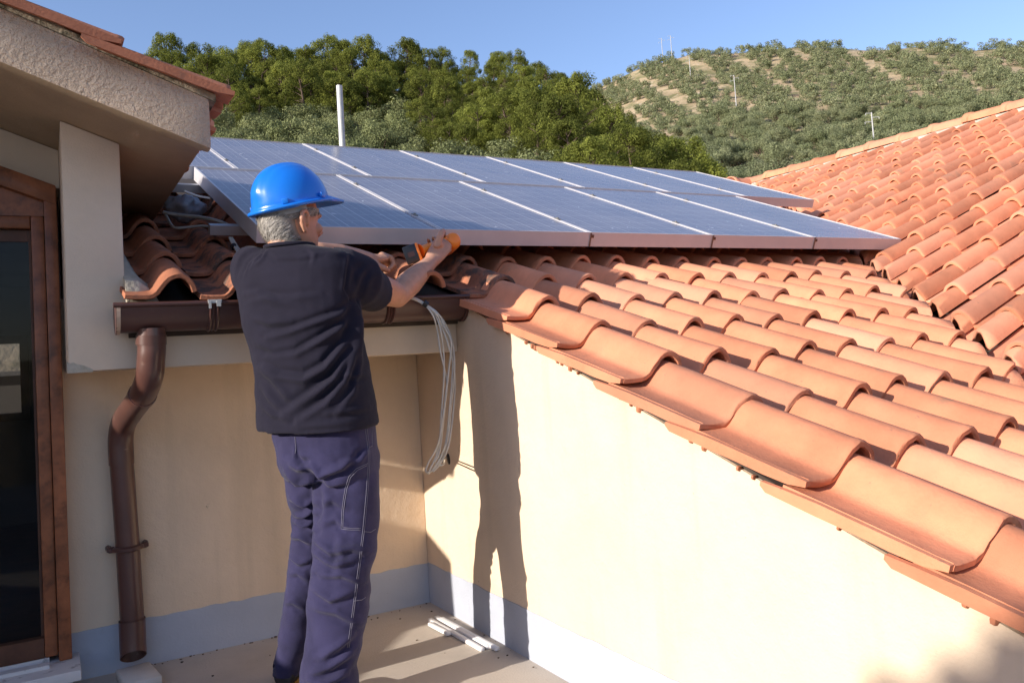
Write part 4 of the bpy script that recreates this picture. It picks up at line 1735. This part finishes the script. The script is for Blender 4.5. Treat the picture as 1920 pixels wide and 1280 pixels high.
# neck (thick, with the two cords at the nape) and shoulders under the shirt
bd.tube([H(-.020, 0, -.02), H(-.026, 0, -.075), H(-.030, 0, -.125), H(-.025, 0, -.19), H(-.01, 0, -.25)], [.056, .057, .060, .062, .06], 20)
bd.tube([H(.045, .030, -.085), H(.01, .038, -.13), H(-.02, .035, -.19)], [.016, .018, .02], 10)
core = [ring_lr(y, L + 12, R - 12, 2.715, b - .02, 28) for y, L, R, b in ((486, 462, 640, .085), (512, 450, 655, .10), (560, 452, 660, .11), (650, 475, 672, .11), (760, 488, 690, .115), (850, 530, 698, .11))]
bd.loft(core)
# right arm
A = at
sh, el, wr = A(668, 522, 2.65), A(744, 554, 2.86), A(809, 490, 2.985)
bd.tube([A(640, 515, 2.68), sh, sh.lerp(el, .5), el.lerp(sh, .12), el, el.lerp(wr, .14), el.lerp(wr, .35), el.lerp(wr, .65), el.lerp(wr, .9), wr.lerp(A(830, 462, 3.03), .12)],
        [.05, .058, .052, .049, .046, .0475, .0485, .040, .0305, .028], 18)
bd.ellipsoid(el + UP * -.022 + vr * .004, (vr * .022, va * .024, UP * .020), 10, 7)
# right hand closed on the drill handle
hA, hB = A(841, 452, 3.045), A(790, 470, 3.04)        # handle axis, motor end to battery end
hx = (hB - hA).normalized()
hn = (A(815, 460, 2.90) - A(815, 460, 3.04)).normalized()   # towards the camera
hd = hx.cross(hn).normalized()
if hd.z > 0:
    hd = -hd
k0 = hA.lerp(hB, .18)
palm_c = hA.lerp(hB, .32) + hn * .030 + hd * .012
bd.loft([oriented(wr, palm_c - wr, .030, .024, hx), oriented(wr.lerp(palm_c, .45), palm_c - wr, .038, .022, hx), oriented(palm_c, palm_c - wr, .043, .021, hx),
         oriented(palm_c + (palm_c - wr).normalized() * .030, palm_c - wr, .036, .017, hx), oriented(palm_c + (palm_c - wr).normalized() * .040, palm_c - wr, .02, .010, hx)])
for i in range(4):
    u = .08 + .19 * i
    c = hA.lerp(hB, u)
    k = (1, 1.06, 1.0, .86)[i]
    bd.tube([c + hn * .022 + hd * .026, c + hn * .004 + hd * .036 * k, c - hn * .024 + hd * .026 * k, c - hn * .038 - hd * .004, c - hn * .028 - hd * .028, c - hn * .006 - hd * .034],
            [.0115 * k, .0105 * k, .0098 * k, .0095 * k, .0088 * k, .0075 * k], 10, round_ends=True)
tb = hA.lerp(hB, .30) + hn * .034 + hd * .006
bd.tube([tb, A(819, 457, 2.985), A(824, 446, 2.985), A(828, 437, 2.995), A(831, 433, 3.005)], [.020, .0185, .0155, .0135, .011], 12, round_ends=True)
# left arm, across in front of him, hand holding something at the panel edge
lw = A(693, 486, 3.03)
bd.tube([A(470, 505, 2.80), A(500, 500, 2.90), A(545, 488, 2.95), A(600, 476, 2.97), A(640, 478, 2.99), A(675, 483, 3.015), lw], [.055, .05, .048, .044, .040, .032, .027], 16)
ld = (A(716, 489, 3.05) - lw)
bd.loft([oriented(lw, ld, .024, .027, UP), oriented(lw.lerp(A(716, 488, 3.05), .4), ld, .022, .037, UP), oriented(A(715, 486, 3.05), ld, .019, .041, UP), oriented(A(721, 485, 3.055), ld, .012, .030, UP)])
for i, (bx, by, m1, m2, tip, Yf) in enumerate((((716), (478), (733, 484), (738, 496), (731, 503), 3.035), ((718), (481), (736, 487), (740, 500), (732, 507), 3.055), ((718), (485), (733, 492), (736, 503), (728, 509), 3.075), ((716), (490), (728, 497), (730, 506), (723, 510), 3.092))):
    bd.tube([A(bx, by, Yf), A(m1[0], m1[1], Yf + .01), A(m2[0], m2[1], Yf + .005), A(tip[0], tip[1], Yf)], [.0135, .0128, .0115, .0098], 10, round_ends=True)
bd.tube([A(698, 494, 3.01), A(708, 499, 3.0), A(719, 503, 3.0), A(728, 507.5, 3.01)], [.0175, .016, .0135, .0105], 10, round_ends=True)
# legs inside the trousers, down to the ankles
for pts in (((640, 850, 2.69), (648, 960, 2.66), (642, 1060, 2.635), (630, 1160, 2.63), (618, 1280, 2.635)), ((580, 850, 2.775), (588, 950, 2.835), (583, 1020, 2.885), (568, 1130, 2.90), (545, 1255, 2.937))):
    bd.tube([A(*p) for p in pts], [.05, .035, .03, .03, .03], 10)
body_me = remesh(bd, .0041, 3, .5)
co, nr_ = get_co(body_me)
smooth_mesh(body_me, 180)
man = put('person', body_me, M['skin'])
tag(man, 'person in blue hard hat, navy t-shirt and blue work trousers, reaching up to the panels', 'person')

# --- t-shirt
PHI = 28
rows = [(458, 508, 576, 2.715, .055), (462, 501, 584, 2.715, .062), (467, 488, 602, 2.715, .075), (474, 467, 628, 2.715, .088), (485, 450, 648, 2.715, .100), (510, 443.5, 660, 2.715, .116),
        (550, 446.5, 665, 2.715, .126), (602, 456, 667, 2.715, .128), (650, 470.5, 675, 2.715, .128), (706, 481, 686, 2.712, .132), (752, 484, 694, 2.71, .138), (782, 483, 698, 2.71, .142), (799, 486, 700, 2.71, .145)]
ts = MB()
rings = [ring_lr(y, L, R, Y, b, PHI, 2.35, 36, tilt=(0.0 if y < 740 else .012 * (y - 740) / 59)) for y, L, R, Y, b in rows]
last = rings[-1]
ts.loft(rings + [scale_ring(last, .955, -.002), scale_ring(last, .93, .045)])
s1, s2 = A(664, 525, 2.645), A(705, 549, 2.765)
sd = s2 - s1
sleeve = [oriented(A(628, 518, 2.69), vr, .10, .085, UP), oriented(A(655, 521, 2.65), vr + sd, .098, .088, UP), oriented(A(672, 526, 2.655), sd, .092, .086, UP), oriented(s1.lerp(s2, .45), sd, .083, .078, UP), oriented(s1.lerp(s2, .8), sd, .076, .070, UP), oriented(s2, sd, .073, .066, UP)]
ts.loft(sleeve + [scale_ring(sleeve[-1], .86), [p - sd.normalized() * .04 for p in scale_ring(sleeve[-1], .84)]])
ls1, ls2 = A(468, 510, 2.80), A(496, 508, 2.93)
lsd = ls2 - ls1
ts.loft([oriented(A(480, 515, 2.75), lsd, .09, .07, UP), oriented(ls1, lsd, .088, .068, UP), oriented(ls2, lsd, .075, .06, UP)])
shirt_me = remesh(ts, .0058, 7, .5)
co, nr_ = get_co(shirt_me)
folds = [([(668, 566), (640, 590), (590, 606), (545, 622), (500, 632)], .010, .0085), ([(668, 572), (645, 612), (600, 640), (556, 664), (500, 668)], .011, .0100),
         ([(669, 576), (652, 640), (610, 690), (570, 712), (520, 706), (492, 690)], .013, .0125), ([(670, 580), (660, 655), (625, 712), (580, 745), (534, 778)], .014, .0135),
         ([(670, 585), (666, 660), (644, 715), (612, 755), (560, 790)], .012, .0105), ([(672, 600), (672, 680), (660, 735), (630, 775)], .010, .0065),
         ([(560, 574), (520, 566), (478, 546), (452, 545)], .012, .0050), ([(600, 556), (548, 560), (500, 556), (462, 562)], .011, .0045), ([(470, 592), (505, 604), (545, 600)], .011, .0050),
         ([(476, 640), (510, 655), (560, 650)], .012, .0055), ([(484, 690), (510, 712), (540, 745), (552, 752)], .013, .0075), ([(490, 726), (508, 752), (530, 770)], .012, .0060),
         ([(498, 462), (490, 478), (474, 492)], .006, .0055), ([(488, 466), (476, 480), (464, 498)], .006, .0055), ([(478, 470), (462, 486), (452, 508)], .006, .0045), ([(506, 468), (520, 480), (560, 484), (600, 480)], .008, .0035),
         ([(575, 462), (590, 478), (585, 500)], .008, .0030), ([(655, 482), (650, 510), (646, 545), (664, 572)], .006, -.0045), ([(700, 510), (690, 530), (680, 560)], .012, .004), ([(690, 500), (672, 520), (664, 550)], .010, .0035),
         ([(484, 760), (510, 780), (540, 786)], .010, .0060), ([(600, 775), (640, 770), (690, 762)], .010, .0045), ([(560, 800), (600, 795), (650, 790)], .009, .0035), ([(640, 700), (660, 705), (684, 700)], .009, .0040)]
d = fold_disp(co, nr_, folds, 2.60) * 1.35
# soft all-over rumple
rum = np.array([noise.noise((p[0] * 9 + p[2] * 3, p[1] * 9, p[2] * 14)) * .0032 + noise.noise((p[0] * 22, p[1] * 22, p[2] * 34 + 5)) * .0014 for p in co])
edge = np.array([at(590, 470, 2.7).z, ])
set_co(shirt_me, co + nr_ * (d + rum)[:, None])
smooth_mesh(shirt_me, 180)
shirt = put('t_shirt', shirt_me, M['shirt'], man)
# collar ribbing and hem seam
mb = MB()
cr_ = ring_lr(463, 499, 586, 2.715, .070, PHI, 2.2, 40)
mb.tube([p + UP * .002 for p in cr_] + [cr_[0] + UP * .002], .0068, 8)
put('collar', mb.mesh('collar', 180), M['shirt'], man)


def on_surface(bvh, pts, Y0, off=.0012, n=5):
    """carry a measured line onto the cloth: cast from the camera side onto the mesh"""
    out = []
    for (x0, y0), (x1, y1) in zip(pts[:-1], pts[1:]):
        for i in range(n):
            u = i / n
            x, y = x0 + (x1 - x0) * u, y0 + (y1 - y0) * u
            dirv = Vector(ray(x, y)).normalized()
            loc, nn, idx, dist = bvh.ray_cast(Vector(CAM), dirv)
            if loc is not None and abs(loc.y - Y0) < .4:
                out.append(loc + nn * off)
    return out


# --- trousers
tr = MB()
pel = [(792, 514, 694, 2.705, .115), (815, 515, 697, 2.705, .122), (840, 520, 701, 2.705, .130), (865, 527, 705, 2.705, .132), (884, 531, 705, 2.71, .125), (896, 540, 700, 2.71, .11)]
tr.loft([ring_lr(y, L, R, Y, b, 26, 2.4, 32) for y, L, R, Y, b in pel])
RL = [(850, 584, 703, 2.675, .09), (885, 587, 706, 2.67, .090), (920, 590, 707, 2.665, .090), (960, 592, 707, 2.66, .088), (1000, 590, 706, 2.645, .083), (1040, 587, 701, 2.635, .080), (1085, 583, 690, 2.63, .075), (1140, 579, 689, 2.63, .075), (1200, 573, 677, 2.64, .076), (1250, 566, 666, 2.635, .076), (1300, 563, 672, 2.63, .080), (1335, 564, 674, 2.63, .082)]
LL = [(850, 528, 618, 2.765, .085), (885, 532, 622, 2.78, .084), (920, 538, 624, 2.80, .082), (955, 547, 627, 2.84, .078), (985, 551, 626, 2.865, .075), (1015, 546, 621, 2.885, .075), (1060, 540, 613, 2.90, .074), (1140, 532, 601, 2.905, .076), (1200, 522, 588, 2.925, .076), (1235, 514, 577, 2.935, .078), (1258, 513, 575, 2.94, .080)]
for leg in (RL, LL):
    rr = [ring_lr(y, L, R, Y, b, 20, 2.2, 28) for y, L, R, Y, b in leg]
    tr.loft(rr + [scale_ring(rr[-1], .92, 0), scale_ring(rr[-1], .88, .05)])
tr_me = remesh(tr, .0058, 5, .5)
co, nr_ = get_co(tr_me)
tf_ = [([(584, 872), (600, 890), (640, 872), (660, 850)], .012, .010), ([(584, 876), (560, 880), (540, 868)], .012, .009), ([(586, 884), (620, 905), (650, 900)], .012, .008), ([(536, 892), (560, 915), (585, 905)], .012, .010), ([(545, 948), (570, 960), (592, 948)], .010, .009),
       ([(552, 990), (572, 985), (592, 965)], .010, .012), ([(549, 1004), (570, 1008), (590, 1000)], .009, .011), ([(588, 1015), (620, 1032), (660, 1020), (690, 1028)], .012, .009), ([(588, 1040), (625, 1055), (665, 1040)], .010, .0075), ([(600, 1078), (640, 1070), (678, 1082)], .010, .0075),
       ([(590, 1105), (620, 1118), (662, 1098)], .011, .007), ([(585, 1140), (630, 1140), (676, 1160)], .012, .0065), ([(600, 1230), (630, 1205), (658, 1180)], .013, .010), ([(580, 1262), (620, 1240), (655, 1215)], .012, .010), ([(570, 1275), (610, 1270), (650, 1250)], .010, .009),
       ([(600, 950), (622, 935), (648, 948)], .012, .006), ([(605, 985), (630, 970), (652, 985)], .011, .006), ([(540, 1040), (560, 1035), (586, 1048)], .010, .007), ([(536, 1080), (560, 1090), (582, 1080)], .010, .006), ([(534, 1120), (556, 1110), (580, 1122)], .010, .006),
       ([(528, 1180), (548, 1170), (572, 1182)], .010, .006), ([(555, 840), (556, 862), (575, 880)], .006, -.004), ([(690, 840), (672, 860), (640, 866)], .010, .006), ([(610, 905), (614, 940), (606, 985)], .014, .006), ([(636, 1000), (640, 1040), (630, 1080)], .014, .005)]
d = fold_disp(co, nr_, tf_, 2.60) * 1.55
rum = np.array([noise.noise((p[0] * 8, p[1] * 8, p[2] * 15)) * .0075 + noise.noise((p[0] * 20 + p[2] * 8, p[1] * 20, p[2] * 26 + 5)) * .0032 for p in co])
set_co(tr_me, co + nr_ * (d + rum)[:, None])
smooth_mesh(tr_me, 180)
trousers = put('trousers', tr_me, M['trouser'], man)
bvh = BVHTree.FromPolygons([v.co.copy() for v in tr_me.vertices], [tuple(p.vertices) for p in tr_me.polygons])
seams = [[(684, 802), (690, 845), (690, 870), (686, 930), (680, 994), (672, 1060), (664, 1120), (656, 1180), (650, 1222)], [(688, 803), (693, 845), (693, 870), (689, 930), (683, 994), (675, 1060), (667, 1120), (659, 1180), (653, 1222)],
         [(690, 868), (668, 878), (654, 893), (648, 912), (644, 935), (641, 960), (640, 991), (660, 993), (681, 993)], [(688, 872), (670, 881), (657, 895), (651, 914), (647, 937), (644, 960), (643, 988), (660, 990), (680, 990)],
         [(682, 996), (695, 997), (706, 990)], [(663, 1126), (678, 1124), (687, 1118)], [(553, 818), (555, 840), (553, 852)], [(697, 806), (698, 836), (692, 838)]]
mb = MB()
for s in seams:
    p = on_surface(bvh, s, 2.6, .0006)
    if len(p) > 2:
        mb.tube(p, .0010, 5)
put('stitching', mb.mesh('stitching', 180), M['stitch'], trousers)['kind'] = 'stuff'

# --- shoes
fs_, ls_ = facing(20)
for (c, nm) in ((Vector((at(547, 1262, 2.94).x, 2.94, 0)), 'shoe'), (Vector((at(618, 1330, 2.64).x, 2.64, 0)), 'shoe')):
    mb = MB()
    rings = []
    for (f_, w, h, z0) in ((-.075, .020, .05, .028), (-.07, .034, .085, .022), (-.03, .042, .115, .02), (.03, .044, .11, .02), (.09, .046, .08, .02), (.15, .048, .06, .02), (.195, .036, .045, .022), (.205, .02, .035, .026)):
        rings.append([c + fs_ * f_ + ls_ * (w * math.cos(t)) + UP * (z0 + (h - z0) * (.5 + .5 * math.sin(t))) for t in np.linspace(0, 2 * math.pi, 14, endpoint=False)])
    mb.loft(rings)
    sh_ = put('shoe', mb.mesh('shoe', 60), M['shoe'], man)
    mb = MB()
    o1 = []
    for t in np.linspace(0, 2 * math.pi, 22, endpoint=False):
        o1.append(c + fs_ * (.065 + .147 * math.cos(t)) + ls_ * (.050 * math.sin(t)))
    mb.loft([[p + UP * .001 for p in o1], [p + UP * .022 for p in o1]])
    put('sole', mb.mesh('sole', 40), M['shoe_sole'], sh_)

# --- hair: short grey, full at the back, swept over the ears
hm = MB()
hl = [(.034, -.101, .094, .0765), (.022, -.102, .094, .0765), (.01, -.101, .092, .0765), (-.01, -.098, .090, .0762), (-.03, -.090, .089, .0740), (-.05, -.076, .089, .071), (-.064, -.061, .089, .068), (-.074, -.052, .088, .065)]
rings = []
for (z, b, f, w) in hl:
    c, hf = (b + f) / 2, (f - b) / 2
    lim = 142 if z > .012 else (150 if z > -.02 else 120)
    ring = []
    for side in (1,):
        lo = {True: 0}
    amax = math.radians(180 - (40 if z > .016 else 58 if z > .005 else 110))
    g = .011 if z > -.06 else .009
    if z <= -.07:
        g = .004
    for j in range(25):
        t = math.pi + (j / 24 * 2 - 1) * amax
        cs, sn = math.cos(t), math.sin(t)
        k = (abs(cs) ** 2.25 + abs(sn) ** 2.25) ** (-1 / 2.25)
        e = min(1, (1 - abs(j / 24 * 2 - 1)) * 7 + .12)
        nz = .004 * noise.noise((j * .6, z * 70, 2))
        ring.append(H(c + (hf + g * e + nz) * k * cs, (w + g * e + nz) * k * sn, z))
    rings.append(ring)
inner = []
for (z, b, f, w), ring in zip(hl, rings):
    hc = H((b + f) / 2, 0, z)
    inner.append([hc + (p - hc) * .90 for p in ring])
full = [r + q[::-1] for r, q in zip(rings, inner)]
hm.loft(full)
hair_me = hm.mesh('hair', 70)
hair = put('hair', hair_me, material('grey_hair_mass', (.24, .22, .195), .7, .25, 60), man)
# strands
g = random.Random(12)
mb = MB()
nrow, ncol = len(rings), 25
for i in range(5200):
    u, v = g.random() * (nrow - 1.02), g.random() * (ncol - 1.02)
    if (v < 2.2 or v > ncol - 3.2) and g.random() < .7:
        continue
    a, b_ = int(u), int(v)
    fu, fv = u - a, v - b_
    p = (rings[a][b_] * (1 - fu) * (1 - fv) + rings[a + 1][b_] * fu * (1 - fv) + rings[a][b_ + 1] * (1 - fu) * fv + rings[a + 1][b_ + 1] * fu * fv)
    hc = H(-.005, 0, (p - HC).z)
    out = (p - hc); out.z = 0; out.normalize()
    tang = UP.cross(out)
    # swept back from the temples, down at the back
    back = tang if tang.dot(-fh) > 0 else -tang
    sidew = abs(out.dot(lh))
    dr = (UP * -(.9 - .45 * sidew) + back * (.25 + .8 * sidew) + Vector((g.gauss(0, .17), g.gauss(0, .17), g.gauss(0, .17)))).normalized()
    L_ = g.uniform(.016, .032)
    q0 = p - out * .002
    q1 = q0 + dr * L_ * .5 + out * .0034
    q2 = q0 + dr * L_ + out * g.uniform(-.001, .0032)
    w = .00062
    sv = dr.cross(out).normalized() * w
    mb.add([q0 - sv, q0 + sv, q1 + sv, q1 - sv, q2], [(0, 1, 2, 3), (3, 2, 4)])
st = raw_mesh(mb, 'hair_strands', M['hair'])
put('hair_strands', st, None, hair)['kind'] = 'stuff'

# --- hard hat
tiltm = Matrix.Rotation(math.radians(-13), 3, lh)
HH = HC + UP * .057 + fh * .002
fH, lH, uH = tiltm @ fh, lh, tiltm @ UP
if fH.z < 0:
    tiltm = Matrix.Rotation(math.radians(13), 3, lh)
    fH, uH = tiltm @ fh, tiltm @ UP


def helm(f, s, z):
    return HH + fH * f + lH * s + uH * z


NU, NV = 64, 22
mb = MB()
vs, idx = [], {}
grid = []
for v in range(NV + 1):
    row = []
    th = v / NV * math.pi / 2
    for u in range(NU):
        t = 2 * math.pi * u / NU
        r = math.cos(th) ** .88
        z = .128 * math.sin(th) ** 1.06
        f, s = .134 * r * math.cos(t), .112 * r * math.sin(t)
        # raised crest band with soft steps, and a second broad step at the sides
        rid = 1 / (1 + math.exp((abs(s) - .026) / .0022)) * .0055 + 1 / (1 + math.exp((abs(s) - .052) / .003)) * .0035
        amt = min(1, max(0, (z - .022) / .03))
        kx = 1 + rid * amt / .12
        row.append(helm(f * kx, s * (1 + rid * amt * .1 / .1), z * kx))
    grid.append(row)
rim_out, rim_low = [], []
for u in range(NU):
    t = 2 * math.pi * u / NU
    fr = max(0, math.cos(t))
    vis = .062 * max(0, (fr - .55) / .45) ** .62 if fr > .55 else 0
    lip = .009
    droop = -.010 - .012 * (vis / .062)
    back = -.004 if math.cos(t) < -.3 else 0
    f, s = (.134 + lip) * math.cos(t) + vis, (.112 + lip) * math.sin(t)
    rim_out.append(helm(f, s, droop + back))
    rim_low.append(helm(f * .985, s * .985, droop + back - .006))
inner0 = [helm(.126 * math.cos(2 * math.pi * u / NU), .105 * math.sin(2 * math.pi * u / NU), -.006) for u in range(NU)]
inner1 = [helm(.120 * math.cos(2 * math.pi * u / NU), .100 * math.sin(2 * math.pi * u / NU), .05) for u in range(NU)]
band0 = [helm(.138 * math.cos(2 * math.pi * u / NU), .116 * math.sin(2 * math.pi * u / NU), .002) for u in range(NU)]
mb.loft([inner1, inner0, rim_low, rim_out, band0] + grid, False)
# top closes at the pole
hme = mb.mesh('hard_hat', 46)
hat = put('hard_hat', hme, M['helmet'], man)
# rain channel round the back and sides, side lugs, rear ratchet housing
mb = MB()
ch = []
for a in np.linspace(math.radians(48), math.radians(312), 44):
    ch.append(helm(.1445 * math.cos(a), .1225 * math.sin(a), -.011))
mb.tube(ch, .0068, 8)
put('rain_channel', mb.mesh('rain_channel', 60), M['helmet'], hat)
for a in (70, 128, 232, 290):
    a = math.radians(a)
    c = helm(.140 * math.cos(a), .118 * math.sin(a), .006)
    mb = MB()
    t_ = (fH * -math.sin(a) + lH * math.cos(a)).normalized()
    o_ = (fH * math.cos(a) + lH * math.sin(a)).normalized()
    R3 = Matrix((tuple(t_), tuple(o_), tuple(uH))).transposed()
    mb.box(c, (.020, .013, .018), R3)
    me = mb.mesh('strap_lug'); bevel_mesh(me, .003, 2)
    put('strap_lug', me, M['helmet'], hat)
# head band of the inner harness, showing below the shell at the nape
mb = MB()
b0, b1, b2, b3 = [], [], [], []
for a in np.linspace(math.radians(95), math.radians(265), 30):
    for lst, k, z in ((b0, 1.0, .0), (b1, .985, -.036), (b2, .95, -.036), (b3, .965, 0)):
        lst.append(helm(-.004 + .121 * k * math.cos(a), .101 * k * math.sin(a), z))
mb.loft([b0, b1, b2, b3, b0], False, False)
put('head_band', mb.mesh('head_band', 50), M['band'], hat)

# ------------------------------------------------------------------ cordless drill
dr_ = thing('cordless_drill', 'orange cordless drill with black battery in the right hand of the man', 'drill', at(850, 450, 3.05))
mc = at(851, 450, 3.02)
ax = Vector((.10, 1.0, -.16)).normalized()
mb = MB()
R_ = .0325
prof = [(-.012, .010), (-.010, .020), (-.003, .028), (.010, .0325), (.05, .0335), (.10, .033), (.125, .030), (.135, .026)]
mb.loft([oriented(mc + ax * d_, ax, r_ * 1.08, r_, UP, 24) for d_, r_ in prof])
me = mb.mesh('motor_housing', 50)
put('motor_housing', me, M['orange'], dr_)
mb = MB()
mb.loft([oriented(mc + ax * d_, ax, r_, r_, UP, 18) for d_, r_ in ((.1355, .024), (.16, .022), (.18, .017), (.195, .010))])
mb.tube([mc + ax * .19, mc + ax * .235], .0035, 8)
put('chuck', mb.mesh('chuck', 40), M['black'], dr_)
mb = MB()
hp = [mc + ax * .03, hA.lerp(hB, .0) + va * .004, hA.lerp(hB, .5), hA.lerp(hB, .95), hB + hx * .006]
rr_ = [(.022, .030), (.019, .026), (.0185, .024), (.021, .028), (.030, .036)]
mb.loft([oriented(p, hx, a_, b_, UP, 18) for p, (a_, b_) in zip(hp, rr_)])
put('handle', mb.mesh('handle', 60), M['orange'], dr_)
R3 = Matrix((tuple(hx), tuple(-hn), tuple(hx.cross(-hn)))).transposed()
mb = MB(); mb.box(hB + hx * .012, (.012, .086, .084), R3)
me = mb.mesh('battery_plate'); bevel_mesh(me, .004, 2)
put('battery_plate', me, M['orange'], dr_)
mb = MB(); mb.box(hB + hx * .046, (.060, .086, .082), R3)
me = mb.mesh('battery'); bevel_mesh(me, .006, 2)
put('battery', me, M['black'], dr_)
mb = MB(); mb.box(hB + hx * .046 + hn * .0435, (.030, .003, .022), R3)
put('battery_latch', mb.mesh('battery_latch'), M['brown'], dr_)
